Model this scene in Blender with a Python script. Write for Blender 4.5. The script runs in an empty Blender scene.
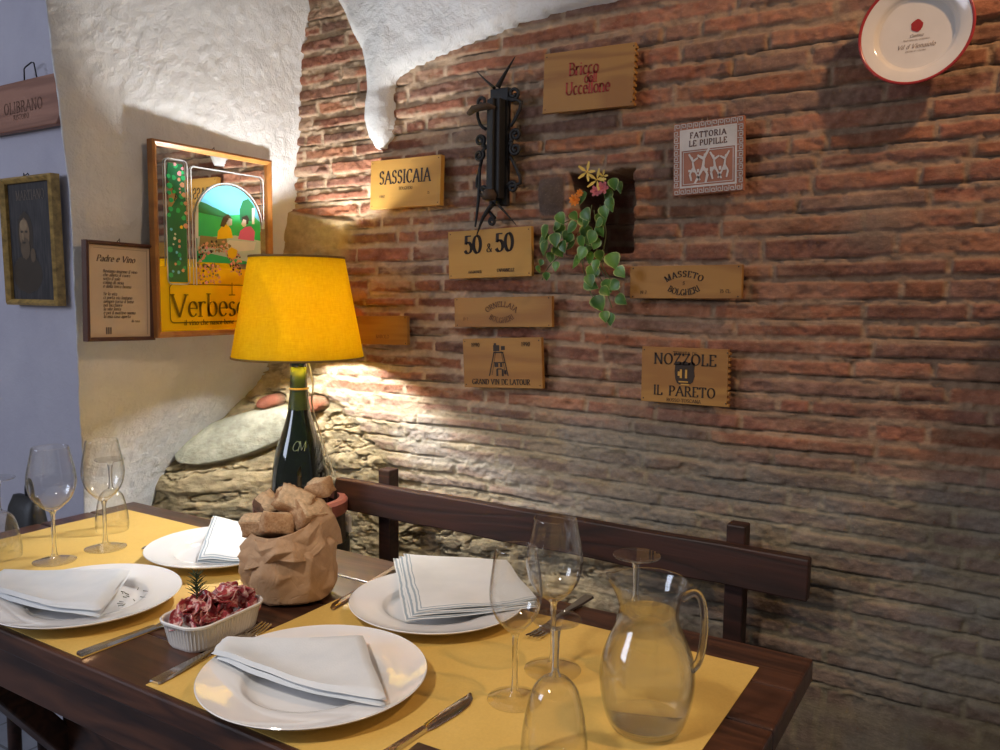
import bpy, bmesh, math, random
import numpy as np
from mathutils import Vector, Matrix
random.seed(7)
sc = bpy.context.scene
COL = sc.collection
PI = math.pi

# ------------------------------------------------------------------ camera
YAW, PITCH, ROLL, F = -0.55674, 0.09856, 0.01078, 820.7
_f0 = np.array([math.sin(YAW), math.cos(YAW), 0.]); _r0 = np.array([math.cos(YAW), -math.sin(YAW), 0.]); _u0 = np.array([0, 0, 1.])
_f = _f0*math.cos(PITCH)-_u0*math.sin(PITCH); _u = _u0*math.cos(PITCH)+_f0*math.sin(PITCH)
CR = _r0*math.cos(ROLL)+_u*math.sin(ROLL); CU = _u*math.cos(ROLL)-_r0*math.sin(ROLL); CF = _f
CP = np.array([0, 0, 1.25])
def ray(x, y): return CF*F+CR*(x-500)+CU*(375-y)
def onz(x, y, z=.75): d = ray(x, y); return CP+d*(z-CP[2])/d[2]
def ony(x, y, Y): d = ray(x, y); return CP+d*(Y/d[1])
def onx(x, y, X): d = ray(x, y); return CP+d*(X/d[0])
cam = bpy.data.objects.new('camera', bpy.data.cameras.new('camera')); COL.objects.link(cam)
cam.matrix_world = Matrix(((CR[0], CU[0], -CF[0], 0), (CR[1], CU[1], -CF[1], 0), (CR[2], CU[2], -CF[2], 1.25), (0, 0, 0, 1)))
cam.data.sensor_width = 36; cam.data.lens = 36*F/1000; cam.data.clip_start = .02
sc.camera = cam

# ------------------------------------------------------------------ helpers
class MB:
    def __init__(s): s.v = []; s.f = []; s.m = []; s.uv = None
    def add(s, v, f, mi=0):
        o = len(s.v); s.v += [tuple(float(c) for c in q) for q in v]; s.f += [tuple(i+o for i in q) for q in f]; s.m += [mi]*len(f); return s
    def box(s, x0, x1, y0, y1, z0, z1, mi=0):
        v = [(x0,y0,z0),(x1,y0,z0),(x1,y1,z0),(x0,y1,z0),(x0,y0,z1),(x1,y0,z1),(x1,y1,z1),(x0,y1,z1)]
        return s.add(v, [(0,3,2,1),(4,5,6,7),(0,1,5,4),(1,2,6,5),(2,3,7,6),(3,0,4,7)], mi)
    def bar(s, a, b, w, h, mi=0, up=(0,0,1)):
        a = Vector(a); b = Vector(b); d = (b-a).normalized(); sd = d.cross(Vector(up)).normalized()*w/2; u = sd.cross(d).normalized()*h/2
        v = [a-sd-u, a+sd-u, a+sd+u, a-sd+u, b-sd-u, b+sd-u, b+sd+u, b-sd+u]
        return s.add(v, [(0,1,2,3),(7,6,5,4),(0,4,5,1),(1,5,6,2),(2,6,7,3),(3,7,4,0)], mi)
    def lathe(s, prof, n=48, c=(0,0,0), mi=0, sx=1, sy=1):
        v = []; f = []; k = len(prof)
        for i in range(n):
            a = 2*PI*i/n
            for r, z in prof: v.append((c[0]+r*math.cos(a)*sx, c[1]+r*math.sin(a)*sy, c[2]+z))
        for i in range(n):
            j = (i+1) % n
            for q in range(k-1):
                f.append((i*k+q, j*k+q, j*k+q+1, i*k+q+1))
        return s.add(v, f, mi)
    def tube(s, pts, rad, n=8, mi=0, flat=1.0):
        pts = [Vector(p) for p in pts]; N = len(pts)
        if not hasattr(rad, '__len__'): rad = [rad]*N
        v = []; up = Vector((0.13, 0.21, .97)); prev = None
        for i, p in enumerate(pts):
            d = (pts[min(i+1, N-1)]-pts[max(i-1, 0)]).normalized()
            if prev is None:
                a = d.cross(up)
                if a.length < .01: a = d.cross(Vector((1, 0, 0)))
                a.normalize()
            else:
                a = (prev-d*prev.dot(d))
                if a.length < 1e-4: a = d.cross(up)
                a.normalize()
            prev = a; b = d.cross(a)
            for k in range(n):
                t = 2*PI*k/n; v.append(p+(a*math.cos(t)+b*math.sin(t)*flat)*rad[i])
        f = []
        for i in range(N-1):
            for k in range(n):
                j = (k+1) % n; f.append((i*n+k, i*n+j, (i+1)*n+j, (i+1)*n+k))
        f.append(tuple(reversed(range(n)))); f.append(tuple((N-1)*n+k for k in range(n)))
        return s.add(v, f, mi)
    def build(s, name, mat, parent=None, smooth=False, bevel=0, loc=None, rot=None, sub=0, uv=None):
        me = bpy.data.meshes.new(name); me.from_pydata(s.v, [], s.f); me.update()
        o = bpy.data.objects.new(name, me); COL.objects.link(o)
        for m in (mat if isinstance(mat, (list, tuple)) else [mat]): me.materials.append(m)
        if any(s.m): me.polygons.foreach_set('material_index', s.m)
        bm = bmesh.new(); bm.from_mesh(me)
        bmesh.ops.recalc_face_normals(bm, faces=bm.faces); bm.to_mesh(me); bm.free()
        if smooth:
            me.polygons.foreach_set('use_smooth', [True]*len(me.polygons))
            if smooth == 'auto': me.set_sharp_from_angle(angle=math.radians(42))
        if parent: o.parent = parent
        if loc is not None: o.location = loc
        if rot is not None: o.rotation_euler = rot
        if bevel:
            b = o.modifiers.new('bevel', 'BEVEL'); b.width = bevel; b.segments = 2; b.limit_method = 'ANGLE'
        if sub:
            b = o.modifiers.new('sub', 'SUBSURF'); b.levels = sub; b.render_levels = sub
        return o

def tag(o, label=None, cat=None, group=None, kind=None):
    if label: o['label'] = label
    if cat: o['category'] = cat
    if group: o['group'] = group
    if kind: o['kind'] = kind
    return o
def empty(name, loc, rot=(0,0,0), label=None, cat=None, group=None):
    o = bpy.data.objects.new(name, None); COL.objects.link(o); o.location = [float(c) for c in loc]; o.rotation_euler = rot; o.empty_display_size = .05
    return tag(o, label, cat, group)
def copy_tree(o, parent=None):
    c = o.copy(); COL.objects.link(c)
    if parent: c.parent = parent
    for ch in list(o.children): copy_tree(ch, c)
    return c
def catmull(P, n=8):
    P = [Vector(p) for p in P]; out = []
    for i in range(len(P)-1):
        p0 = P[max(i-1, 0)]; p1 = P[i]; p2 = P[i+1]; p3 = P[min(i+2, len(P)-1)]
        for k in range(n):
            t = k/n; out.append(.5*((2*p1)+(p2-p0)*t+(2*p0-5*p1+4*p2-p3)*t*t+(3*p1-p0-3*p2+p3)*t**3))
    out.append(P[-1]); return out

# ------------------------------------------------------------------ materials
class NT:
    def __init__(s, name):
        s.mat = bpy.data.materials.new(name); s.mat.use_nodes = True; s.t = s.mat.node_tree; s.t.nodes.clear()
        s.out = s.t.nodes.new('ShaderNodeOutputMaterial')
    def n(s, typ, props=None, **ins):
        nd = s.t.nodes.new('ShaderNode'+typ)
        for k, v in (props or {}).items(): setattr(nd, k, v)
        for k, v in ins.items():
            key = int(k[1:]) if k[0] == 'i' and k[1:].isdigit() else k.replace('_', ' ')
            s.set(nd.inputs[key], v)
        return nd
    def set(s, inp, v):
        if isinstance(v, bpy.types.NodeSocket): s.t.links.new(v, inp)
        elif isinstance(v, (tuple, list)) and len(v) == 3 and inp.type == 'RGBA': inp.default_value = (*v, 1)
        else: inp.default_value = v
    def noise(s, vec, scale, detail=4, rough=.55, dist=0):
        return s.n('TexNoise', Vector=vec, Scale=scale, Detail=detail, Roughness=rough, Distortion=dist).outputs['Fac']
    def mapr(s, val, a, b, c=0, d=1):
        return s.n('MapRange', Value=val, i1=a, i2=b, i3=c, i4=d).outputs[0]
    def mix(s, fac, a, b, mode='MIX'):
        nd = s.t.nodes.new('ShaderNodeMix'); nd.data_type = 'RGBA'; nd.blend_type = mode
        s.set(nd.inputs[0], fac); s.set(nd.inputs[6], a); s.set(nd.inputs[7], b); return nd.outputs[2]
    def math(s, op, a, b=0.):
        return s.n('Math', {'operation': op}, i0=a, i1=b).outputs[0]
    def obj(s, scale=(1,1,1), rnd=False):
        c = s.n('TexCoord').outputs['Object']
        loc = (0,0,0)
        m = s.n('Mapping', Vector=c, Scale=scale)
        if rnd:
            r = s.n('ObjectInfo').outputs['Random']; r = s.math('MULTIPLY', r, 37.); s.set(m.inputs['Location'], s.n('CombineXYZ', X=r, Y=r, Z=r).outputs[0])
        return m.outputs[0]
    def bump(s, h, strength=.3, dist=.01):
        return s.n('Bump', Height=h, Strength=strength, Distance=dist).outputs[0]
    def principled(s, **k):
        p = s.n('BsdfPrincipled', **k); s.t.links.new(p.outputs[0], s.out.inputs[0]); return p
def plain(name, col, rough=.5, metal=0, var=.12, scale=30, bump=0, **k):
    t = NT(name); v = t.obj()
    nz = t.noise(v, scale, 5); c = t.mix(t.mapr(nz, .3, .7), tuple(x*(1-var) for x in col), tuple(min(1, x*(1+var)) for x in col))
    kw = dict(Base_Color=c, Roughness=rough, Metallic=metal); kw.update(k)
    if bump: kw['Normal'] = t.bump(nz, bump, .002)
    t.principled(**kw); return t.mat
def wood(name, c1, c2, rough=.45, scale=1., grain='x', bump=.15, contrast=(.35, .7), spec=.5, rings=14., knots=False):
    t = NT(name); sc_ = {'x': (1.2, 9, 9), 'y': (9, 1.2, 9), 'z': (9, 9, 1.2)}[grain]
    v = t.obj(tuple(a*scale for a in sc_), rnd=True)
    n1 = t.noise(v, 1.3, 3, .5, .6)
    fine = t.noise(t.obj(tuple(a*scale*(6 if a > 2 else 1.5) for a in sc_), rnd=True), 3, 5, .7)
    r = t.math('FRACT', t.math('MULTIPLY', n1, rings)); r = t.math('PINGPONG', t.math('MULTIPLY', n1, rings), 1.)
    g = t.math('ADD', t.math('MULTIPLY', r, .6), t.math('MULTIPLY', fine, .5))
    c = t.mix(t.mapr(g, *contrast), c2, c1)
    t.principled(Base_Color=c, Roughness=rough, Normal=t.bump(g, bump, .002), Specular_IOR_Level=spec); return t.mat
def glassy(name, tint=(1,1,1), edge=(.55,.6,.6), ior=1.5, power=1.0):
    t = NT(name)
    lw = t.n('LayerWeight', Blend=.5).outputs['Facing']
    c = t.mix(t.math('POWER', lw, 5.5), tint, edge)
    tr = t.n('BsdfTransparent', Color=c).outputs[0]; gl = t.n('BsdfGlossy', Color=(1,1,1), Roughness=.01).outputs[0]
    fr = t.math('ADD', t.math('MULTIPLY', t.math('POWER', lw, 4.2), 1.0*power), .045)
    m = t.n('MixShader', i0=fr, i1=tr, i2=gl); t.t.links.new(m.outputs[0], t.out.inputs[0]); return t.mat

M = {}
M['tablewood'] = wood('dark_varnished_wood', (.095,.036,.018), (.028,.011,.007), rough=.3, bump=.12, contrast=(.2, .95))
M['benchwood'] = wood('dark_bench_wood', (.055,.017,.010), (.018,.007,.004), rough=.55, bump=.2, contrast=(.2, .95))
M['ply'] = wood('pale_crate_pine', (.52,.285,.055), (.45,.235,.042), rough=.65, scale=.7, rings=6, bump=.03)
M['ply2'] = wood('brown_crate_pine', (.37,.185,.038), (.29,.130,.026), rough=.6, scale=.7, rings=12, bump=.03)
M['plaque'] = wood('reddish_plaque_wood', (.36,.17,.11), (.25,.11,.07), rough=.6, rings=8)
M['ink'] = plain('black_ink', (.03,.018,.012), .7)
M['brownink'] = plain('brown_burnt_ink', (.10,.035,.018), .7)
M['redink'] = plain('red_ink', (.42,.035,.02), .6)
M['iron'] = plain('black_wrought_iron', (.010,.010,.011), .62, .0, bump=.5, scale=120)
M['steel'] = plain('cutlery_steel', (.62,.58,.52), .18, 1.0, var=.05)
M['glass'] = glassy('wine_glass', (.985,.985,.98), (.10,.10,.09), 1.5)
M['jugglass'] = glassy('jug_glass', (.98,.985,.975), (.12,.13,.11), 1.5)
M['porcelain'] = plain('white_porcelain', (.80,.80,.81), .08, var=.015, scale=8, Coat_Weight=.4, Coat_Roughness=.03)
M['ceramic'] = plain('white_ramekin_glaze', (.80,.80,.80), .12, var=.02)
_t = NT('solid_clear_glass'); _g = _t.n('BsdfGlass', Color=(.97,.98,.97), Roughness=0., IOR=1.48).outputs[0]; _b = _t.n('BsdfTransparent', Color=(1,1,1)).outputs[0]; _m = _t.n('MixShader', i0=.3, i1=_g, i2=_b); _t.t.links.new(_m.outputs[0], _t.out.inputs[0]); M['solid'] = _t.mat
def mat_mat():
    t = NT('yellow_paper'); v = t.obj(); nz = t.noise(v, 9, 6); f = t.noise(v, 260, 3)
    c = t.mix(t.mapr(nz, .3, .7), (.70,.46,.115), (.76,.51,.14)); c = t.mix(t.mapr(f, .35, .65, 0, .35), c, (.62,.40,.10))
    t.principled(Base_Color=c, Roughness=.55, Normal=t.bump(nz, .25, .01)); return t.mat
M['paper'] = mat_mat()
def mat_cloth():
    t = NT('white_linen'); uv = t.n('UVMap').outputs[0]; s = t.n('SeparateXYZ', Vector=uv)
    d = t.math('MINIMUM', s.outputs[0], s.outputs[1])
    v = t.obj(); w = t.noise(v, 420, 2); nz = t.noise(v, 22, 4)
    wob = t.math('ADD', d, t.mapr(nz, 0, 1, -.003, .003))
    l1 = t.math('COMPARE', wob, .010); 
    a = t.math('LESS_THAN', t.math('ABSOLUTE', t.math('SUBTRACT', wob, .004)), .0016)
    b = t.math('LESS_THAN', t.math('ABSOLUTE', t.math('SUBTRACT', wob, .0098)), .0009)
    m = t.math('MULTIPLY', t.math('MAXIMUM', a, b), .75)
    base = t.mix(t.mapr(nz, .3, .7), (.67,.69,.70), (.74,.755,.76))
    c = t.mix(m, base, (.13,.22,.30))
    t.principled(Base_Color=c, Roughness=.9, Normal=t.bump(w, .25, .001), Sheen_Weight=.2); return t.mat
M['cloth'] = mat_cloth()
def mat_plaster(name, c1, c2, bs=.6):
    t = NT(name); v = t.n('NewGeometry').outputs['Position']; n1 = t.noise(v, 7, 6, .6); n2 = t.noise(v, 45, 6, .62, .4); n3 = t.noise(v, 220, 3)
    c = t.mix(t.mapr(n1, .3, .7), c1, c2); c = t.mix(t.mapr(n2, .62, .75, 0, .18), c, (.30,.29,.27))
    h = t.math('ADD', t.math('MULTIPLY', n2, .7), t.math('MULTIPLY', n3, .2))
    t.principled(Base_Color=c, Roughness=.9, Normal=t.bump(h, bs, .008), Specular_IOR_Level=.2); return t.mat
M['plaster'] = mat_plaster('rough_white_plaster', (.68,.69,.69), (.78,.79,.79), .8)
M['bluewall'] = mat_plaster('lilac_grey_plaster', (.45,.43,.50), (.51,.49,.55), .3)
def mat_brick():
    t = NT('old_brick'); v = t.n('NewGeometry').outputs['Position']
    c = t.n('VertexColor', {'layer_name': 'Col'}).outputs[0]
    n1 = t.noise(v, 60, 6, .65); n2 = t.noise(v, 260, 4, .7); n3 = t.noise(t.n('Mapping', Vector=v, Scale=(40, 40, 160)).outputs[0], 1, 5, .6)
    c = t.mix(t.mapr(n1, .3, .7, 0, .55), c, t.mix(1., c, (.55,.5,.46), 'MULTIPLY')); c = t.mix(t.mapr(n2, .55, .72, 0, .4), c, t.mix(.5, c, (.55,.42,.30)))
    h = t.math('ADD', t.math('MULTIPLY', n1, .6), t.math('ADD', t.math('MULTIPLY', n2, .35), t.math('MULTIPLY', n3, .4)))
    t.principled(Base_Color=c, Roughness=.92, Normal=t.bump(h, .75, .004), Specular_IOR_Level=.15); return t.mat
M['brick'] = mat_brick()
def mat_floor():
    t = NT('grey_stone_floor'); v = t.n('NewGeometry').outputs['Position']
    b = t.n('TexBrick', Vector=v, Scale=2.5, i1=(.23,.24,.27), i2=(.28,.29,.31), i3=(.1,.1,.1)); b.inputs['Mortar Size'].default_value = .01
    n1 = t.noise(v, 9, 6); c = t.mix(t.mapr(n1, .3, .7, 0, .5), b.outputs[0], (.15,.16,.19)); t.principled(Base_Color=c, Roughness=.6, Normal=t.bump(n1, .3, .02)); return t.mat
M['floor'] = mat_floor()

# numpy noise
_rs = np.random.RandomState(5); _LAT = _rs.rand(256, 256)
def vnoise(x, y):
    xi = np.floor(x).astype(int); yi = np.floor(y).astype(int); fx = x-xi; fy = y-yi; fx = fx*fx*(3-2*fx); fy = fy*fy*(3-2*fy)
    g = lambda a, b: _LAT[a % 256, b % 256]
    return (g(xi, yi)*(1-fx)+g(xi+1, yi)*fx)*(1-fy)+(g(xi, yi+1)*(1-fx)+g(xi+1, yi+1)*fx)*fy
def fbm(x, y, o=4, r=.5):
    s = 0; a = 1; t = 0
    for i in range(o): s = s+a*vnoise(x*2**i+17.3*i, y*2**i+5.1*i); t += a; a *= r
    return s/t
def sst(a, b, x): t = np.clip((x-a)/(b-a), 0, 1); return t*t*(3-2*t)
def np_mesh(name, V, nx, nz, mat, col=None, smooth=True):
    me = bpy.data.meshes.new(name); n = nx*nz; me.vertices.add(n); me.vertices.foreach_set('co', V.astype(np.float32).ravel())
    i = np.arange((nx-1)*(nz-1)); a = (i//(nx-1))*nx+i % (nx-1)
    q = np.stack([a, a+1, a+nx+1, a+nx], 1).astype(np.int32)
    me.loops.add(q.size); me.loops.foreach_set('vertex_index', q.ravel()); me.polygons.add(len(q))
    me.polygons.foreach_set('loop_start', np.arange(0, q.size, 4, dtype=np.int32)); me.update(calc_edges=True)
    me.polygons.foreach_set('use_smooth', np.ones(len(q), bool))
    if col is not None:
        at = me.color_attributes.new('Col', 'FLOAT_COLOR', 'POINT'); at.data.foreach_set('color', np.concatenate([col, np.ones((n, 1))], 1).astype(np.float32).ravel())
    me.materials.append(mat); o = bpy.data.objects.new(name, me); COL.objects.link(o); return o

# ------------------------------------------------------------------ brick wall
YW = 1.5
def grad(a, b, lo, hi, step, cs):
    mid = np.arange(lo, hi, step); L = np.arange(a, lo, cs); R = np.arange(hi, b, cs); return np.concatenate([L, mid, R])
xs = grad(-2.6, 1.0, -2.2, .05, .0028, .02); zs = grad(0., 2.4, .55, 1.93, .0026, .02)
X, Z = np.meshgrid(xs, zs); nx, nz = len(xs), len(zs)
rb = random.Random(11)
zl = [z for z in [1.731-.001625*y for y in (12, 35, 57, 80, 102, 125, 146, 165, 188, 208, 231, 257, 277, 301, 322, 341, 361, 383, 405, 425, 447, 466, 486, 508, 530)]]
top = zl[0]
while top < 2.45: top += rb.uniform(.034, .04); zl.insert(0, top)
bot = zl[-1]
while bot > -.05: bot -= rb.uniform(.033, .04); zl.append(bot)
zl = np.array(sorted(zl))
# slow undulation: the courses sag and rise along the wall
wx = X+.004*(fbm(X*30, Z*30)-.5)
wz = Z+.012*(vnoise(X*2.2+3, Z*1.5)-.5)+.004*(fbm(X*9, Z*14+9, 3)-.5)
ci = np.clip(np.searchsorted(zl, wz)-1, 0, len(zl)-2)
zlo = zl[ci]; zhi = zl[ci+1]
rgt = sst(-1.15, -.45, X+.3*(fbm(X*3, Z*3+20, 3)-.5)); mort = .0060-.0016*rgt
H = np.zeros_like(X); C = np.zeros(X.shape+(3,)); dxe = np.zeros_like(X); bid = np.zeros(X.shape, int)
pal = [(.30,.105,.062), (.33,.125,.075), (.27,.095,.06), (.36,.145,.085), (.24,.10,.07), (.31,.14,.09), (.20,.10,.075), (.38,.16,.085), (.28,.10,.05), (.22,.12,.09)]
bcol = []; bh = []; btx = []; btz = []
nb = 0
for c in range(len(zl)-1):
    m = ci == c
    if not m.any(): continue
    e = [-2.7+rb.uniform(0, .15)]
    while e[-1] < 1.1:
        e.append(e[-1]+rb.choice([rb.uniform(.2, .29), rb.uniform(.2, .29), rb.uniform(.17, .24), rb.uniform(.12, .17), rb.uniform(.05, .1)]))
    e = np.array(e); x = wx[m]; k = np.clip(np.searchsorted(e, x)-1, 0, len(e)-2)
    dxe[m] = np.minimum(x-e[k], e[k+1]-x); bid[m] = nb+k
    for q in range(len(e)-1):
        p = rb.choice(pal); s = rb.uniform(.8, 1.2); bcol.append([a*s for a in p]); bh.append(rb.gauss(0, .0028)); btx.append(rb.gauss(0, .012)); btz.append(rb.gauss(0, .05))
    nb += len(e)-1
bcol = np.array(bcol); bh = np.array(bh); btx = np.array(btx); btz = np.array(btz)
edge_n = .0040*(fbm(X*60, Z*60, 4, .6)-.45)
jn = vnoise(X*6, Z*50+40)
dz = np.minimum(wz-zlo, zhi-wz)-mort*(.75+.8*jn); dx = dxe-.0042
d = np.minimum(dz, dx)+edge_n
prof = sst(-.001, .0035, d)
cr = fbm(X*45, Z*60, 5, .6)-.5; big = fbm(X*5, Z*5, 3)-.5
chip = sst(.60, .72, fbm(X*16+50, Z*24, 3))
zmid = (zlo+zhi)/2
lowz = sst(1.04, .93, Z+.10*(fbm(X*3, Z*3, 3)-.5)+.05*(X+.9)*0)
sm = .35+.65*(1-lowz*.55)
lowe = (wz-zlo)-mort*(.75+.8*jn)   # distance above the brick's lower arris
crk = np.exp(-((lowe+.0012+.002*(vnoise(X*50, Z*50)-.5))/.0013)**2)*sst(.42, .6, vnoise(X*7+21, Z*60+2))
H = prof*(.0052+.8*bh[bid]+btz[bid]*(wz-zmid)*.5)*sm*(1-.6*chip)+.0055*cr*(.5+.5*prof)+.0045*(fbm(X*110, Z*110, 3)-.5)+.010*big-.007*crk
H = H+.004*(1-prof)*sst(.45, .7, fbm(X*30+2, Z*40, 3))
C = (bcol[bid]*.80+np.array([.30,.175,.125])*.32)*(.80+.40*fbm(X*25, Z*60+3, 4)[..., None])
fi = fbm(X*12+7, Z*30, 4); C = C*(1-.25*sst(.5, .75, fi)[..., None])*(.72+.56*fbm(X*85, Z*120+9, 4, .6)[..., None])
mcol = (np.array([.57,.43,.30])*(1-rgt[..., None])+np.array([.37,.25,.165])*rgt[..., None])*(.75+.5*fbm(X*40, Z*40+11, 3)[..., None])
mcol = mcol*(1-.3*sst(.9, .2, jn)[..., None]*0)
dark = crk[..., None]
mcol = mcol*(1-.65*dark)
pm = sst(-.0015, .0035, d+.0025*(fbm(X*130, Z*130, 3)-.5))[..., None]
# mortar smeared over bricks in patches
smear = sst(.52, .64, fbm(X*11+31, Z*26+8, 5, .6))*(.40+.45*sst(-.9, -1.3, X)+.35*lowz)
pm = pm*(1-.75*np.clip(smear, 0, 1)[..., None])
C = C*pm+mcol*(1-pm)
# lower, lime-washed and weathered zone
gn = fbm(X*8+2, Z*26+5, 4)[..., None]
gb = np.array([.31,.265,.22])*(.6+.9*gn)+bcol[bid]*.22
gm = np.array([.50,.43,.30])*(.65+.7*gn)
bl = (pm*gb+(1-pm)*gm)*(1-.42*rgt[..., None])  # right part darkened: its weaker light is put into the colour
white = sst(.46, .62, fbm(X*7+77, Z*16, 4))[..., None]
bl = bl*(1-.6*white)+np.array([.55,.53,.47])*.6*white*(1-.55*rgt[..., None])  # white patches dimmed to the right in the same way
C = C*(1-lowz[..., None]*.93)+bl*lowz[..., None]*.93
# rubble: bottom left and low down
def seg_side(x, z): return z
xl = np.interp(Z, [.0, .7, .8, .9, 1.0, 1.1, 1.2, 1.3, 1.42, 1.46, 2.4], [-1.2, -1.12, -1.22, -1.30, -1.45, -1.47, -1.42, -1.38, -1.36, -1.62, -1.62])
rub = np.maximum(sst(.03, -.03, X-xl+.05*(fbm(X*14, Z*14, 3)-.5)), sst(.80, .74, Z+.06*(fbm(X*6, Z*6+3, 3)-.5))*.85*sst(-.55, -.75, X))
sandy = sst(1.10, 1.16, Z)*rub
st = fbm(X*7+.8*Z, Z*26-X*3+4, 5, .55); st2 = fbm(X*40, Z*50, 4, .6)
rh = .026*(st-.5)+.011*(st2-.5)-.004; crv = sst(.035, .0, np.abs(st-.47))
rh = rh-.010*crv
rh = rh*(1-.75*sandy)+.012*sandy*(1+fbm(X*20, Z*20, 3)*.6)
rc = np.array([.54,.45,.28])*(.55+.95*st2[..., None])*(1-.3*crv[..., None])
rc = rc*(1-sst(.6, .7, fbm(X*5+9, Z*9, 3))[..., None]*.35)
rc = rc*(1-sandy[..., None])+sandy[..., None]*np.array([.56,.44,.26])*(.7+.6*st2[..., None])
H = H*(1-rub)+rh*rub; C = C*(1-rub[..., None])+rc*rub[..., None]
# one large grey-green boulder by the plaster
def stone(cx, cz, ax, az, ang, hh, col, gp=1, sq=0):
    global H, C
    u = (X-cx)*math.cos(ang)+(Z-cz)*math.sin(ang); w = -(X-cx)*math.sin(ang)+(Z-cz)*math.cos(ang)
    r = (np.abs(u/ax)**2.6+np.abs(w/az)**2.2)**.42+.14*(fbm(X*9+cx*7, Z*9, 3)-.5)
    if sq: r = (np.abs(u/ax)**5+np.abs(w/az)**5)**.2+.08*(fbm(X*30, Z*30, 3)-.5)
    k = sst(1.03, .9, r)
    gap = sst(1.22, 1.06, r)*(1-k)*gp
    H = H*(1-k)+k*(hh*(1.15-.55*r**2)+.009*(fbm(X*26, Z*30, 5, .6)-.5)); H = H-gap*.012
    C = C*(1-k[..., None])+k[..., None]*np.array(col)*(.55+.85*fbm(X*26+4, Z*30, 5, .6)[..., None]); C = C*(1-.55*gap[..., None])
stone(-1.690, .876, .158, .058, .32, .024, (.50,.51,.41), .5)
stone(-1.50, .965, .05, .02, .2, .018, (.42,.16,.10))
stone(-1.63, .965, .035, .017, .3, .018, (.40,.15,.10))
stone(-1.36, 1.20, .045, .017, -.05, .012, (.50,.17,.07), 0); stone(-1.37, 1.155, .05, .016, .0, .012, (.36,.17,.09), 0); stone(-1.36, 1.245, .06, .017, 0, .010, (.42,.22,.12), 0)
stone(-.812, 1.448, .031, .040, .05, .010, (.15,.11,.09), 0, 1)
# patch of damaged masonry, mid right
pt = np.exp(-(((X+.20)/.06)**2+((Z-1.375)/.045)**2)); H = H*(1-.6*pt)+.010*pt; C = C*(1-.7*pt[..., None])+np.array([.30,.22,.16])*.7*pt[..., None]
# niche for the plant
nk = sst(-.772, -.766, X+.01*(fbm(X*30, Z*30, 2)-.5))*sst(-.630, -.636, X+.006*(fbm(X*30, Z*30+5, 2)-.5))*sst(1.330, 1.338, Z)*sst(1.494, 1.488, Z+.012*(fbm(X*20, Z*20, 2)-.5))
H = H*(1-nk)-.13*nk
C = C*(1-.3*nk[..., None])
H = H+.19*sst(-1.46, -1.84, X)*sst(1.06, .72, Z)   # the footing swells out at the left
V = np.stack([X, YW-H, Z], -1).reshape(-1, 3)
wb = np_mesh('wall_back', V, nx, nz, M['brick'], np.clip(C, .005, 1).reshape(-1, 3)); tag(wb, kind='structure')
wb['label'] = 'old thin-brick wall with pale mortar, lime washed low down'

# ------------------------------------------------------------------ white plaster pillar wall (holds the mirror)
zin = np.array([0, .3, .64, .75, .862, .95, 1.056, 1.2, 1.355, 1.478, 1.814, 1.95, 2.4])
xin = np.array([-2.08, -2.04, -1.985, -1.925, -1.82, -1.74, -1.665, -1.605, -1.575, -1.545, -1.511, -1.485, -1.40])
zou = np.array([0, .3, .60, .79, .90, .985, 1.139, 1.423, 1.785, 2.0, 2.4])
xou = np.array([-1.86, -1.85, -1.83, -1.80, -1.735, -1.66, -1.585, -1.565, -1.56, -1.55, -1.52])
you = np.array([1.09, 1.09, 1.09, 1.08, 1.04, .995, .948, .936, .90, .875, .82])
tt = np.linspace(0, 1, 190); zz = np.arange(0, 2.4, .006)
def smi(z, a, b): return sum(np.interp(z+o, a, b) for o in (-.05, -.025, 0, .025, .05))/5
T, ZZ = np.meshgrid(tt, zz)
XO = smi(ZZ, zou, xou); YO = smi(ZZ, zou, you); XI = smi(ZZ, zin, xin)
XX = XO*(1-T)+XI*T; YY = YO*(1-T)+(YW+.02)*T
XX = XX+.010*(fbm(YY*9, ZZ*9, 4)-.5)*(1-.6*np.exp(-(((ZZ-1.35)/.25)**2)))+.004*(fbm(YY*60, ZZ*60, 3)-.5)
ro = np.clip(1-T*12, 0, 1); XX = XX-.010*ro**2.2   # worn outer arris
ri = np.clip(1-(1-T)*14, 0, 1); XX = XX+.018*ri**2  # plaster lip at the brick
# hollow where the plaster has come off above the lamp
V = np.stack([XX, YY, ZZ], -1)
# side face going back to the lilac wall
side = []
for k, s_ in enumerate((1., .5, .12)):
    P = V[:, 0, :].copy(); P[:, 0] -= .15*s_; P[:, 1] = P[:, 1]*(1-s_)+1.215*s_; side.append(P[:, None, :])
V = np.concatenate(side+[V], 1)
wl = np_mesh('wall_left', V.reshape(-1, 3), V.shape[1], V.shape[0], M['plaster']); tag(wl, kind='structure')

# lilac wall behind
bxs = np.linspace(0, 1, 90); bzs = np.arange(0, 2.4, .02); BX, BZ = np.meshgrid(bxs, bzs)
BE = smi(BZ, zou, xou)-.13; BX = -3.4+(BE+3.4)*BX
V = np.stack([BX, 1.2-.012*(fbm(BX*4, BZ*4, 4)-.5), BZ], -1).reshape(-1, 3)
wf = np_mesh('wall_far_left', V, len(bxs), len(bzs), M['bluewall']); tag(wf, kind='structure')

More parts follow.
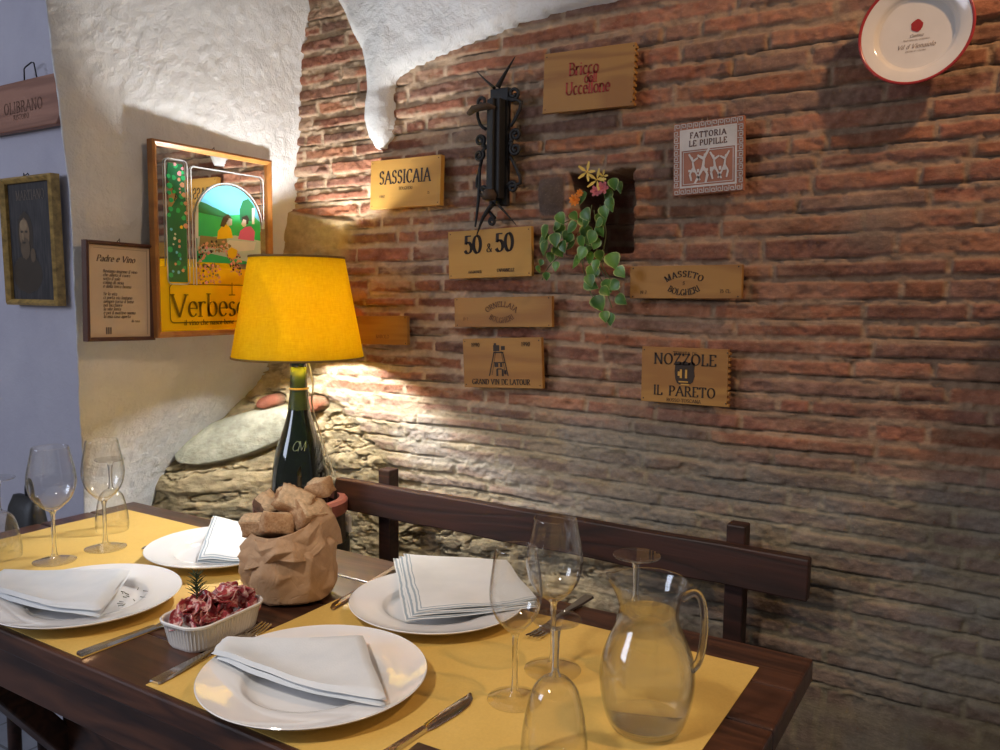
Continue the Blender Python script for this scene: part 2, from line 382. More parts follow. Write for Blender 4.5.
# vault plaster coming down over the brick
outl = [(336,-40),(337,0),(345,14),(353,34),(362,50),(365,70),(366,90),(364,105),(364,120),(368,136),(376,149),(383,149),(388,138),(391,120),(391,100),(390,88),(396,76),(408,68),(428,58),(450,50),(480,37),(520,22),(560,11),(612,0),(700,-30),(800,-75),(1000,-190),(1400,-420)]
pol = [ony(x, y, YW-.02)[[0, 2]] for x, y in outl]
pol = [(-1.37, 2.9)]+[tuple(p) for p in pol]+[(1.2, 2.9)]
pol = np.array(pol)
vx = np.arange(-1.42, 1.0, .006); vz = np.arange(1.52, 2.4, .006); VX, VZ = np.meshgrid(vx, vz)
def sdist(px_, pz_, P):
    ins = np.zeros(px_.shape, bool); dm = np.full(px_.shape, 9.)
    for i in range(len(P)):
        a = P[i]; b = P[(i+1) % len(P)]
        e = b-a; w0 = px_-a[0]; w1 = pz_-a[1]; t = np.clip((w0*e[0]+w1*e[1])/(e@e), 0, 1)
        dm = np.minimum(dm, np.hypot(w0-t*e[0], w1-t*e[1]))
        cnd = (a[1] > pz_) != (b[1] > pz_)
        with np.errstate(divide='ignore', invalid='ignore'): xi_ = (b[0]-a[0])*(pz_-a[1])/(b[1]-a[1]+1e-12)+a[0]
        ins ^= cnd & (px_ < xi_)
    return np.where(ins, dm, -dm)
sd = sdist(VX+.006*(fbm(VX*30, VZ*30, 3)-.5), VZ, pol)
off = np.where(sd > 0, .014+.020*np.sqrt(np.clip(sd/.022, 0, 1))+.30*np.clip(sd, 0, 2)**1.25, -.03)
off = off+np.where(sd > 0, .008*(fbm(VX*14, VZ*14, 4)-.5)+.003*(fbm(VX*60, VZ*60, 3)-.5), 0)
V = np.stack([VX, YW-off, VZ], -1).reshape(-1, 3)
vt = np_mesh('ceiling_vault', V, len(vx), len(vz), M['plaster']); tag(vt, kind='structure')

tag(MB().box(-3.6, 2.0, -2.6, 1.56, 2.4, 2.44).build('ceiling', M['plaster']), kind='structure')
tag(MB().box(-3.6, 2.0, -2.6, 1.56, -.05, 0).build('floor', M['floor']), kind='structure')
# unseen pier added at the right to shade the edge of the wall
tag(MB().box(.09, .6, 1.30, 1.52, 0, 1.50).build('added_shade_pier', M['plaster'], bevel=.01), kind='structure')
# ------------------------------------------------------------------ table
TZ = .75; TX0, TX1, TY0, TY1 = -1.746, -.206, .603, 1.165
tb = empty('dining_table', ((TX0+TX1)/2, (TY0+TY1)/2, 0), label='long dark varnished wooden table laid for four beside the brick wall', cat='table')
hx = (TX1-TX0)/2; hy = (TY1-TY0)/2
m = MB(); n = 5
for i in range(n):
    y0 = -hy+2*hy*i/n; m.box(-hx, hx, y0, y0+2*hy/n-(.0012 if i < n-1 else 0), TZ-.034, TZ)
m.build('tabletop', M['tablewood'], tb, bevel=.004)
ap = MB().box(-hx+.06, hx-.05, -hy+.025, -hy+.05, TZ-.115, TZ-.034).box(-hx+.06, hx-.05, hy-.05, hy-.025, TZ-.115, TZ-.034).box(-hx+.06, -hx+.085, -hy+.05, hy-.05, TZ-.115, TZ-.034).box(hx-.075, hx-.05, -hy+.05, hy-.05, TZ-.115, TZ-.034)
ap.build('apron', M['tablewood'], tb, bevel=.002)
for sx in (-1, 1):
    x = sx*(hx-.22)
    m = MB().bar((x, -hy+.06, .02), (x, hy-.06, TZ-.115), .045, .09, up=(1,0,0))
    m.build('leg', M['tablewood'], tb, bevel=.004)
    m = MB().bar((x+.046*sx, hy-.06, .02), (x+.046*sx, -hy+.06, TZ-.115), .045, .09, up=(1,0,0)); m.build('leg', M['tablewood'], tb, bevel=.004)
MB().bar((-hx+.2, 0, .38), (hx-.2, 0, .38), .05, .09).build('stretcher', M['tablewood'], tb, bevel=.004)

def runner(x0, x1, y0, y1, label):
    m = MB(); N = 26; v = []; f = []
    for i in range(N+1):
        for j in range(13):
            x = x0+(x1-x0)*i/N; y = y0+(y1-y0)*j/12
            v.append((x-x0, y-y0, .0013+.0006*math.sin(x*23)*math.sin(y*31)))
    for i in range(N):
        for j in range(12): a = i*13+j; f.append((a, a+13, a+14, a+1))
    k = len(v); v += [(q[0], q[1], 0.0003) for q in v[:]]; f += [(a+k, b+k, c+k, d+k) for a, d, c, b in f[:]]
    ring = [i*13 for i in range(N+1)]+[N*13+j for j in range(1, 13)]+[i*13+12 for i in range(N-1, -1, -1)]+[j for j in range(11, 0, -1)]
    for q in range(len(ring)): a = ring[q]; b = ring[(q+1) % len(ring)]; f.append((a, b, b+k, a+k))
    o = m.add(v, f).build('paper_placemat', M['paper'], smooth='auto'); o.location = (x0, y0, TZ); tag(o, label, 'placemat', 'yellow paper placemats'); return o
runner(-1.690, -1.046, .612, 1.108, 'yellow paper placemat across the left half of the table')
runner(-.906, -.262, .612, 1.092, 'yellow paper placemat across the right half of the table, under the glass jug')

# ------------------------------------------------------------------ plates
Pz = TZ+.0015
prof0 = [(0,.0035),(.045,.0035),(.070,.0040),(.078,.0050),(.083,.0080),(.087,.0125),(.091,.0142),(.100,.0158),(.120,.0185),(.1385,.0215),(.1405,.0222),(.1415,.0212),(.1395,.0190),(.120,.0150),(.100,.0118),(.088,.0085),(.080,.0035),(.076,.0002),(.070,.0002),(.068,.0015),(0,.0015)]
def plate(x, y, r, label):
    s = r/.1415
    o = MB().lathe([(a*s, z) for a, z in prof0], 96).build('dinner_plate', M['porcelain'], smooth='auto'); o.location = (x, y, Pz)
    return tag(o, label, 'plate', 'white dinner plates')
plate(-.724, .725, .143, 'white dinner plate nearest the camera, with a napkin pointing right')
plate(-1.215, .724, .140, 'white dinner plate at the front left with dark herb bits on it')
plate(-.741, 1.012, .138, 'white dinner plate at the back right with a square blue-edged napkin')
plate(-1.245, 1.004, .133, 'white dinner plate at the back left behind the ramekin')

# ------------------------------------------------------------------ napkins
def napkin(name, q, z, th, layers, label, sag=.004, lift=(0,0,0,0), roll=.004, offs=(.006,.006), mat='cloth', bulge=(0,0)):
    """q: TL, BL, BR, TR corners in world xy; folded cloth of several layers"""
    q = [np.array(c[:2], float) for c in q]; cx, cy = sum(q)/4
    root = empty(name, (cx, cy, z), label=label, cat='napkin', group='folded linen napkins')
    for L in range(layers):
        m = MB(); nu, nv = 28, 18; v = []; uvs = []; zt = th*(layers-1-L)
        sh = L
        for side in (1, 0):
            for i in range(nu+1):
                for j in range(nv+1):
                    u = i/nu; w = j/nv
                    p = (q[1]*(1-u)+q[2]*u)*(1-w)+(q[0]*(1-u)+q[3]*u)*w
                    dv = (q[1]+q[2]-q[0]-q[3])/2; dv = dv/np.linalg.norm(dv); du = (q[0]+q[1]-q[2]-q[3])/2; du = du/np.linalg.norm(du)
                    p = p+dv*offs[1]*sh*(1-w)+du*offs[0]*sh*(1-u)
                    p = p+dv*(bulge[0]*math.sin(PI*u)*(1-w)+bulge[1]*math.sin(PI*u)*w)
                    p = p+np.array([.0012*math.sin(w*9+L), .0012*math.sin(u*8+L*2)])
                    lf = (lift[0]*(1-u)*w+lift[1]*(1-u)*(1-w)+lift[2]*u*(1-w)+lift[3]*u*w)
                    e = min(w, 1-w, u, 1-u); edge = min(1, e*14)
                    h = zt+lf-sag*math.sin(PI*u)*math.sin(PI*w)+.0015*math.sin(u*7+L)*math.sin(w*5+1)+.0022*(vnoise(np.array(p[0]*28), np.array(p[1]*28+L))-.5)
                    rr = th*.85*math.sqrt(max(0, 1-(1-edge)**2)) if layers == 1 or True else th
                    h += rr if side else .0
                    v.append((p[0]-cx, p[1]-cy, h)); A = np.linalg.norm(q[2]-q[1]); B = np.linalg.norm(q[0]-q[1]); uvs.append((u*A, w*B))
        N1 = (nu+1)*(nv+1); f = []
        for s_ in (0, 1):
            for i in range(nu):
                for j in range(nv):
                    a = s_*N1+i*(nv+1)+j; f.append((a, a+nv+1, a+nv+2, a+1))
        ring = [i*(nv+1) for i in range(nu+1)]+[nu*(nv+1)+j for j in range(1, nv+1)]+[i*(nv+1)+nv for i in range(nu-1, -1, -1)]+[j for j in range(nv-1, 0, -1)]
        for k in range(len(ring)):
            a = ring[k]; b = ring[(k+1) % len(ring)]; f.append((a, b, b+N1, a+N1))
        o = m.add(v, f).build('cloth_fold', M[mat], root, smooth='auto')
        uvl = o.data.uv_layers.new(name='UVMap')
        for lp in o.data.loops: uvl.data[lp.index].uv = uvs[lp.vertex_index]
    return root
W = lambda x, y, z=.778: onz(x, y, z)
t = NT('plain_linen'); v_ = t.obj(); w_ = t.noise(v_, 420, 2); nz = t.noise(v_, 22, 4); t.principled(Base_Color=t.mix(t.mapr(nz, .3, .7), (.62,.66,.70), (.70,.73,.76)), Roughness=.9, Normal=t.bump(w_, .25, .001)); M['cloth2'] = t.mat
napkin('linen_napkin', [W(222,642), W(211,656), W(386,703), W(362,640)], TZ+.0225, .0075, 2, 'white napkin folded to a point, nearest plate, wide end to the right', sag=.008, offs=(-.006, .0015), lift=(.002,.002,0,.004), mat='cloth2', bulge=(.014,.006))
napkin('linen_napkin', [W(0,572), W(-16,590), W(99,616), W(130,574)], TZ+.0225, .0075, 2, 'white napkin on the front left plate with rolled grey edge', sag=.008, offs=(-.007,.001), lift=(0,0,.004,.006), mat='cloth2', bulge=(.010,.004))
napkin('linen_napkin', [W(403,561), W(415,614), W(537,601), W(506,561)], TZ+.0225, .0035, 3, 'square folded white napkin with blue hem stripes on the back right plate', sag=.006, offs=(.008,.006), lift=(.012,0,.0,0))
napkin('linen_napkin', [W(213,528), W(197,560), W(262,560), W(262,530)], TZ+.0225, .005, 2, 'white napkin with raised corner on the back left plate', sag=.002, offs=(.003,.004), lift=(.026,0,0,.008))

# ------------------------------------------------------------------ cutlery
def strip(m, pts, th=.002):
    """pts: (x along, half width, z, [centre shift])"""
    v = []; f = []
    for p in pts:
        x, w, z = p[:3]; s = p[3] if len(p) > 3 else 0
        v += [(x, s-w, z), (x, s-w*.8, z+th), (x, s+w*.8, z+th), (x, s+w, z)]
    n = len(pts)
    for i in range(n-1):
        for k in range(4): f.append((i*4+k, i*4+(k+1) % 4, i*4+4+(k+1) % 4, i*4+4+k))
    f += [(3, 2, 1, 0), tuple(4*(n-1)+k for k in range(4))]; m.add(v, f)
def fork(loc, ang, label):
    r = empty('dinner_fork', loc, (0, 0, ang), label, 'fork', 'steel dinner forks')
    m = MB(); strip(m, [(-.10,.0085,0),(-.097,.010,0),(-.06,.0085,.001),(-.02,.005,.003),(.02,.0034,.005),(.045,.0045,.004)], .0028); m.build('handle', M['steel'], r, 'auto')
    m = MB(); strip(m, [(.044,.0045,.004),(.055,.0105,.001),(.066,.0118,.0),(.070,.0118,.0)], .002)
    for k in range(4): strip(m, [(.069,.0019,0,-.0096+.0064*k),(.085,.0017,.001,-.0096+.0064*k),(.103,.0009,.005,-.0092+.0061*k)], .0018)
    m.build('tines', M['steel'], r, 'auto'); return r
def knife(loc, ang, label):
    r = empty('dinner_knife', loc, (0, 0, ang), label, 'knife', 'steel dinner knives')
    m = MB(); strip(m, [(-.105,.0055,0),(-.102,.0068,0),(-.06,.0062,0),(-.01,.0048,0),(.01,.0045,.0)], .0045); m.build('handle', M['steel'], r, 'auto')
    m = MB(); strip(m, [(.009,.005,.0008),(.02,.0085,.0006,.001),(.06,.0105,.0005,.001),(.085,.0095,.0005,.002),(.10,.006,.0005,.005),(.109,.0015,.0005,.009)], .0012); m.build('blade', M['steel'], r, 'auto'); return r
def placed(fn, a, b, label, end=False, z=TZ+.0022):
    pa = onz(*a, z); pb = onz(*b, z); d = pb-pa; d = d/np.linalg.norm(d)
    c = pb-d*.106 if end else pa+d*.103; return fn((c[0], c[1], z), math.atan2(d[1], d[0]), label)
placed(knife, (80,655), (163,625), 'steel knife lying between the front left plate and the ramekin')
placed(fork, (152,684), (268,626), 'steel fork between the ramekin and the nearest plate')
placed(knife, (393,751), (475,697), 'steel knife right of the nearest plate, cut by the picture edge', True)
placed(fork, (582,602), (530,641), 'steel fork at the back right, behind the two upright glasses', True)
placed(knife, (396,569), (342,601), 'steel knife left of the back right plate, by the paper bag')
placed(knife, (162,543), (141,548), 'steel knife mostly hidden by the back left plate', True)

# ------------------------------------------------------------------ glasses
Rt = .0009
def glass_profile(outer, th=.0011):
    """outer: list (r,z) from bowl bottom to rim -> closed shell"""
    inner = [(max(r-th, 0), z+(th*1.6 if i < 3 else 0)) for i, (r, z) in enumerate(outer)]
    return outer, inner
def sm(P, n=5): return [(max(p[0], 0), p[1]) for p in catmull([(a, b, 0) for a, b in P], n)]
def wine_glass(x, y, H, rb, rr, rf, hb, label, cat='wine glass', name='wine_glass', group='upright wine glasses', inv=False, group2=None):
    r = empty(name, (x, y, TZ+.002), label=label, cat=cat, group=group)
    # hb: height of bowl start (stem top)
    foot = [(0,0),(rf*.98,0),(rf,.0012),(rf*.97,.0022),(rf*.6,.0038),(rf*.25,.0065),(.0055,.012)]
    stem = sm([(.0055,.012),(.0042,.022),(.0036,.04),(.0036,hb*.75),(.0042,hb*.93),(.0065,hb)], 4)
    bo = sm([(.0065,hb),(rb*.45,hb+(H-hb)*.07),(rb*.82,hb+(H-hb)*.22),(rb,hb+(H-hb)*.43),(rb*.97,hb+(H-hb)*.62),(rr+(rb-rr)*.38,hb+(H-hb)*.83),(rr,H)], 6)
    if inv: bo = sm([(.0065,hb),(rb*.42,hb+(H-hb)*.05),(rb*.68,hb+(H-hb)*.17),(rb*.84,hb+(H-hb)*.38),(rb*.95,hb+(H-hb)*.62),(rb,hb+(H-hb)*.85),(rr,H)], 6)
    bi = [(max(a-.0011-.003*max(0, 1-i/8), 0), z+.004*max(0, 1-i/8)) for i, (a, z) in enumerate(bo)]
    bi[0] = (0, hb+.0045)
    bowl = bo+[(rr-.0005, H+.0006)]+bi[::-1]
    fl = (lambda P: [(a, H-z) for a, z in P]) if inv else (lambda P: P)
    MB().lathe(fl(foot), 56).build('foot', M['glass'], r, 'auto')
    MB().lathe(fl(stem), 20).build('stem', M['solid'], r, True)
    MB().lathe(fl(bowl), 64).build('bowl', M['glass'], r, True)
    return r
wine_glass(-1.469, .816, .212, .0415, .031, .037, .094, 'stemmed wine glass upright at the far left of the front left plate')
wine_glass(-1.464, .913, .212, .0385, .029, .038, .094, 'stemmed wine glass upright behind the leftmost one, near the table corner')
wine_glass(-.493, .834, .192, .0325, .026, .034, .086, 'narrower upright wine glass, left one of the pair beside the glass jug')
wine_glass(-.492, .931, .207, .0375, .028, .038, .095, 'upright wine glass behind its neighbour, right one of the pair beside the jug')
def inv_glass(x, y, H, label, rf=.029, rb=.033, rr=.0315):
    return wine_glass(x, y, H, rb, rr, rf, .062, label, 'goblet', 'water_goblet', 'water goblets turned upside down', True)
inv_glass(-.385, .735, .162, 'water goblet upside down at the front edge, in front of the upright glasses', .0262, .036, .0355)
inv_glass(-.399, .985, .160, 'water goblet upside down behind the glass jug, foot above the rim', .031)
inv_glass(-1.566, .993, .150, 'water goblet upside down behind the second glass at the left corner', .0295)
inv_glass(-1.575, .775, .150, 'water goblet upside down at the left edge of the picture', .030, .036, .035)

# ------------------------------------------------------------------ jug of water
jg = empty('water_jug', (-.333, .863, TZ+.002), label='clear glass jug of water with a loop handle at the table\'s right end', cat='jug')
o_ = sm([(.036,0),(.0415,.004),(.0475,.018),(.0530,.042),(.0545,.062),(.0525,.082),(.0450,.104),(.0370,.121),(.0338,.134),(.0345,.146),(.0385,.160),(.0425,.170),(.0432,.1735)], 5)
i_ = [(a-.0018, max(z, .009)) for a, z in o_]
prof = [(0,.0015),(.030,.0008)]+o_+[(.0425,.1755),(.0415,.1745)]+[p for p in i_[::-1] if True]+[(0,.009)]
b = MB().lathe(prof, 80)
def spout(v, rim=.14):
    out = []
    for x, y, z in v:
        a = math.atan2(y, x); t = max(0, (z-rim)/(.175-rim)); c = math.exp(-((((a-math.radians(208)+PI) % (2*PI))-PI)/.33)**2)
        k = 1+.17*c*t**1.6; out.append((x*k, y*k, z+.006*c*t))
    return out
b.v = spout(b.v); b.build('body', M['jugglass'], jg, True)
hp = catmull([(.037,0,.158),(.052,0,.166),(.062,0,.160),(.067,0,.140),(.067,0,.112),(.062,0,.088),(.053,0,.076)], 7)
ca, sa = math.cos(math.radians(14)), math.sin(math.radians(14))
MB().tube([((.037+(p.x-.037)*.82)*ca, (.037+(p.x-.037)*.82)*sa, p.z) for p in hp], [.0058]*len(hp), 14, flat=.75).build('handle', M['solid'], jg, True)
t = NT('clear_water'); gl = t.n('BsdfGlass', Color=(.99,.985,.955), Roughness=0., IOR=1.33).outputs[0]; tr = t.n('BsdfTransparent', Color=(.99,.985,.96)).outputs[0]
mx = t.n('MixShader', i0=.35, i1=gl, i2=tr); t.t.links.new(mx.outputs[0], t.out.inputs[0]); M['water'] = t.mat
wp = [(0,.0095)]+[(max(a-.0027,0), z) for a, z in o_ if .0095 < z < .1385]; lastr = wp[-1][0]
wp = wp+[(lastr, .139), (0, .139)]
MB().lathe(wp, 72).build('water', M['water'], jg, 'auto')

# ------------------------------------------------------------------ ramekin with salami and rosemary
RA = math.atan2(.821-.703, -.925+.916)  # long axis direction
rc_ = np.array([-.962, .762]); RZ = TZ+.0002
ux = np.array([math.cos(RA), math.sin(RA)]); uy = np.array([-ux[1], ux[0]])
rk = empty('ramekin', (rc_[0], rc_[1], RZ), (0, 0, RA), 'white ribbed oval-cornered ramekin full of salami on the bare wood', 'dish')
def rrect(hx, hy, r, n=7, z=0, ribs=0):
    P = []
    for cx, cy, a0 in ((hx-r, hy-r, 0), (-hx+r, hy-r, 90), (-hx+r, -hy+r, 180), (hx-r, -hy+r, 270)):
        for k in range(n+1):
            a = math.radians(a0+90*k/n); P.append((cx+r*math.cos(a), cy+r*math.sin(a)))
    # resample evenly
    L = [0]
    for i in range(len(P)): L.append(L[-1]+math.dist(P[i], P[(i+1) % len(P)]))
    out = []; N = 216
    for k in range(N):
        t = L[-1]*k/N; i = max(j for j in range(len(P)) if L[j] <= t+1e-12); i = min(i, len(P)-1); u = (t-L[i])/(L[i+1]-L[i]+1e-12); a = P[i]; b = P[(i+1) % len(P)]
        x = a[0]*(1-u)+b[0]*u; y = a[1]*(1-u)+b[1]*u
        q = 1-(ribs if k % 3 == 0 else 0)/math.hypot(x, y); out.append((x*q, y*q, z))
    return out
rings = [rrect(.005,.002,.001,z=0), rrect(.060,.033,.022,z=0), rrect(.062,.035,.024,z=.003,ribs=.0), rrect(.063,.036,.024,z=.005,ribs=.0015), rrect(.0685,.0415,.027,z=.034,ribs=.0015), rrect(.070,.043,.028,z=.0355), rrect(.0715,.0445,.029,z=.0365), rrect(.0720,.0450,.029,z=.0395), rrect(.0705,.0435,.028,z=.041), rrect(.0685,.0415,.027,z=.0395), rrect(.062,.035,.023,z=.006), rrect(.005,.002,.001,z=.005)]
m = MB(); v = [p for r in rings for p in r]; N = 216; f = []
for i in range(len(rings)-1):
    for k in range(N): j = (k+1) % N; f.append((i*N+k, i*N+j, (i+1)*N+j, (i+1)*N+k))
f.append(tuple(range(N-1, -1, -1))); f.append(tuple((len(rings)-1)*N+k for k in range(N)))
m.add(v, f).build('dish_body', M['ceramic'], rk, 'auto')
t = NT('salami'); v_ = t.obj((1,1,1), rnd=True); nz = t.noise(v_, 90, 3, .6, .3); n2 = t.noise(v_, 30, 3)
c = t.mix(t.mapr(n2, .35, .65), (.30,.03,.05), (.50,.09,.10)); c = t.mix(t.mapr(nz, .49, .57), c, (.78,.50,.48))
t.principled(Base_Color=c, Roughness=.28, Subsurface_Weight=.12, Subsurface_Scale=.004, Normal=t.bump(nz, .3, .001)); M['salami'] = t.mat
rg = random.Random(4); cnt = 0
def slice_mesh(m, R, fold, wav, ph):
    nr, na = 6, 28; v = [(0,0,0)]; 
    for i in range(1, nr+1):
        for k in range(na):
            a = 2*PI*k/na; r = R*i/nr*(1+.04*math.sin(3*a+ph)); v.append((r*math.cos(a), r*math.sin(a), 0))
    def bend(p, dz):
        x, y, z = p; th = x*fold/R; rad = R/fold if fold else 1e9
        return (rad*math.sin(th)*(1-.0), y, rad*(1-math.cos(th))+wav*math.sin(y/R*4+ph)*R*.12+dz)
    T = [bend(p, .0007) for p in v]; B = [bend(p, -.0007) for p in v]; n = len(v); f = []
    for s_, o in ((0, 0), (1, n)):
        for k in range(na): f.append((o, o+1+k, o+1+(k+1) % na))
        for i in range(nr-1):
            for k in range(na): a = o+1+i*na; j = (k+1) % na; f.append((a+k, a+na+k, a+na+j, a+j))
    e = 1+(nr-1)*na
    for k in range(na): j = (k+1) % na; f.append((e+k, e+j, n+e+j, n+e+k))
    return m.add(T+B, f)
desc = ['at the left end of the ramekin', 'beside the rosemary', 'in the middle of the ramekin', 'near the right end of the ramekin', 'at the right end against the paper bag']
for i in range(54):
    lay = i//18; q = i % 18; u = -.054+.108*((q//2)+.5*(q % 2)*.6)/8.3+rg.uniform(-.004, .004); w = (-1 if q % 2 else 1)*rg.uniform(.004, .024-.004*lay)
    u *= 1-.06*lay; zz_ = .021+.0115*lay+.010*(1-(abs(w)/.028)**2)+rg.uniform(-.002,.002)
    o = slice_mesh(MB(), rg.uniform(.0125, .0165), rg.uniform(1.1, 1.6), 1, rg.uniform(0, 6)).build('salami_slice', M['salami'], None, True)
    p = rc_+ux*u+uy*w; o.location = (p[0], p[1], RZ+zz_); o.rotation_euler = (rg.uniform(-1.0,1.0), rg.uniform(-1.0,1.0), rg.uniform(0, 6.3))
    tag(o, 'thin folded slice of marbled red salami heaped in the white ramekin', 'salami', 'salami slices in the ramekin')
t = plain('rosemary_green', (.045,.075,.03), .6, var=.3); M['rosemary'] = t
m = MB(); p = rc_+ux*(-.022)+uy*(.01); base = Vector((0,0,0))
m.tube([(0,0,-.012),(.001,.001,.004),(-.001,.002,.020),(.001,.003,.034)], [.0011,.001,.0008,.0005], 6)
for k in range(40):
    h = .002+.036*(k/40); a = k*2.4; L = .021*(1-.35*k/40); q = Vector((0, .002, h)); d = Vector((math.cos(a), math.sin(a), .75)).normalized()
    m.tube([q, q+d*L*.5+Vector((0,0,.001)), q+d*L], [.0007,.0008,.0002], 5)
o = m.build('rosemary_sprig', M['rosemary'], None, True); o.location = (p[0], p[1], RZ+.058); tag(o, 'green rosemary sprig standing up out of the salami', 'herb')
m = MB()
for k in range(14):
    q = onz(rg.uniform(118, 146), rg.uniform(588, 606), TZ+.021); a = rg.uniform(0, 3.1); d = Vector((math.cos(a), math.sin(a), 0)).normalized()*.0045; q = Vector(q)
    c0 = Vector((-1.14, .74, TZ+.021)); m.tube([q-c0-d, q-c0+d], [.0008, .0004], 5)
o = m.build('herb_bits', plain('dried_herb', (.05,.055,.035), .8)); o.location = c0; tag(o, 'scatter of dark herb bits on the front left plate', 'herb', kind='stuff')

# ------------------------------------------------------------------ paper bag of bread
t = NT('brown_kraft_paper'); v_ = t.obj(); nz = t.noise(v_, 60, 5, .6); n6 = t.noise(v_, 24, 3, .5, 1.5)
c = t.mix(t.mapr(nz, .3, .7), (.40,.245,.135), (.52,.33,.19))
cre = t.mapr(t.math('ABSOLUTE', t.math('SUBTRACT', n6, .5)), 0, .06); h = t.math('ADD', t.math('MULTIPLY', nz, .25), t.math('MULTIPLY', cre, .35)); t.principled(Base_Color=c, Roughness=.75, Normal=t.bump(h, .3, .004)); M['kraft'] = t.mat
BX_, BY_ = -.984, .935
bag = empty('paper_bag', (BX_, BY_, TZ+.0015), label='crumpled brown paper bag of bread standing in the middle of the table', cat='bag')
rg = random.Random(21); na = 18
lev = [(0,.053),(.006,.062),(.030,.069),(.058,.0725),(.088,.070),(.112,.063)]
jit = [[(rg.uniform(-.0085,.0085), rg.uniform(-.010,.010) if 1 < i < 5 else 0) for _ in range(na)] for i in range(len(lev))]
def rad(i, a, extra=0):
    return lev[i][1]*(1+.04*math.cos(2*(a-.6)))*(abs(math.cos(a-.5))**3.2+abs(math.sin(a-.5))**3.2)**(-1/8)+extra
def topz(a): return .118+.024*math.cos(a-.75)+.006*math.sin(3*a+1)+.005*math.sin(5*a)
def pt(i, k, e=0, z=None):
    a = 2*PI*k/na; j_ = jit[i][k]; r = rad(i, a, e)+j_[0]*(1 if 1 < i < 6 else .4); return (r*math.cos(a), r*math.sin(a), lev[i][0]+j_[1] if z is None else z)
def sheet(name, rings, close):
    m = MB(); v = [p for r in rings for p in r]; f = []
    for i in range(len(rings)-1):
        for k in range(na):
            j_ = (k+1) % na; q = (i*na+k, i*na+j_, (i+1)*na+j_, (i+1)*na+k)
            f += [(q[0], q[1], q[2]), (q[0], q[2], q[3])] if rg.random() < .5 else [(q[0], q[1], q[3]), (q[1], q[2], q[3])]
    if close: f.append(tuple(range(na)))
    o = m.add(v, f).build(name, M['kraft'], bag, True); me = o.data
    at = me.attributes.new('crease_edge', 'FLOAT', 'EDGE')
    for e in at.data: e.value = rg.choice([0, .3, .7, 1., 1.])
    s_ = o.modifiers.new('sub', 'SUBSURF'); s_.levels = s_.render_levels = 3
    d = o.modifiers.new('s', 'SOLIDIFY'); d.thickness = .0009; return o
rings = [[pt(i, k) for k in range(na)] for i in range(6)]+[[pt(5, k, -.002, topz(2*PI*k/na)+.004) for k in range(na)]]
sheet('bag_body', rings, True)
rr = []
for (dz, ex) in ((.002, -.0025), (.006, .004), (-.008, .013), (-.024, .0165), (-.044, .015)):
    rr.append([pt(5, k, ex+(.007*math.sin(k*1.9+dz*90) if dz < -.005 else 0), topz(2*PI*k/na)+dz*(1+.35*math.sin(k*.75))) for k in range(na)])
sheet('bag_cuff', rr, False)
t = NT('bread_crust'); v_ = t.obj((1,1,1), True); nz = t.noise(v_, 55, 6, .65); n2 = t.noise(v_, 300, 3)
c = t.mix(t.mapr(nz, .38, .62), (.34,.165,.07), (.58,.37,.20)); c = t.mix(t.mapr(n2, .5, .7, 0, .5), c, (.26,.12,.05))
h = t.math('ADD', nz, t.math('MULTIPLY', n2, .4)); t.principled(Base_Color=c, Roughness=.85, Normal=t.bump(h, .8, .004)); M['bread'] = t.mat
M['crumb'] = plain('bread_crumb', (.60,.42,.25), .9, var=.25, scale=150, bump=.8); M['darkcrust'] = plain('dark_rye_crust', (.13,.065,.035), .85, var=.4, scale=90, bump=.8)
def bread(dx, dy, z, s, rot, label, crust='bread', seed=0):
    r = empty('bread_piece', (BX_+dx, BY_+dy, TZ+z), rot, label, 'bread', 'bread pieces in the paper bag')
    for part in ('crust', 'crumb'):
        bm = bmesh.new(); bmesh.ops.create_cube(bm, size=1); bmesh.ops.subdivide_edges(bm, edges=bm.edges, cuts=5, use_grid_fill=True)
        for vt_ in bm.verts:
            c_ = vt_.co; q = c_.copy(); l = max(abs(a) for a in q); nn = q.normalized()*.62; q = q.lerp(nn*(l*2), .26)
            k = 1+.34*(float(vnoise(np.array(c_.x*3+seed*3.1), np.array(c_.y*3+c_.z*2.3+seed)))-.5)+.16*(float(vnoise(np.array(c_.x*11+seed), np.array(c_.y*9+c_.z*8)))-.5)
            q *= k
            if part == 'crumb': q = Vector((q.x*.96, q.y*.90, q.z*1.03 if q.z > 0 else q.z*.5))
            else: q.z = min(q.z, .47)
            vt_.co = Vector((q.x*s[0], q.y*s[1], q.z*s[2]))
        me = bpy.data.meshes.new(part); bm.to_mesh(me); bm.free(); o = bpy.data.objects.new(part, me); COL.objects.link(o); o.parent = r; me.materials.append(M[crust] if part == 'crust' else M['crumb'])
        me.polygons.foreach_set('use_smooth', [True]*len(me.polygons))
    return r
bread(.014,-.004,.160,(.056,.038,.034),(.75,.35,.5),'chunk of bread with a pale cut face on top of the pile', seed=1)
bread(-.034,-.038,.124,(.050,.030,.028),(.3,-.1,.35),'golden crusty bread piece at the front left rim of the bag', seed=2)
bread(-.016,.012,.152,(.040,.036,.048),(.2,.5,.2),'reddish brown bread piece standing behind the topmost chunk', seed=3)
bread(.040,.006,.142,(.052,.042,.038),(.6,.1,1.4),'bread piece with rough crust at the right of the bag', seed=4)
bread(-.048,.000,.140,(.044,.038,.042),(.4,.5,.1),'dark rye bread piece at the left of the bag', 'darkcrust', seed=5)
bread(.010,-.034,.130,(.050,.034,.034),(-.3,.2,.9),'orange brown bread piece low in the front of the bag', seed=6)
bread(.030,.038,.178,(.040,.030,.028),(.2,-.3,.2),'small flat piece of bread topmost at the right', seed=8)
bread(.000,.030,.118,(.050,.045,.035),(.1,-.3,.8),'pale bread piece deep in the bag under the others', seed=9)

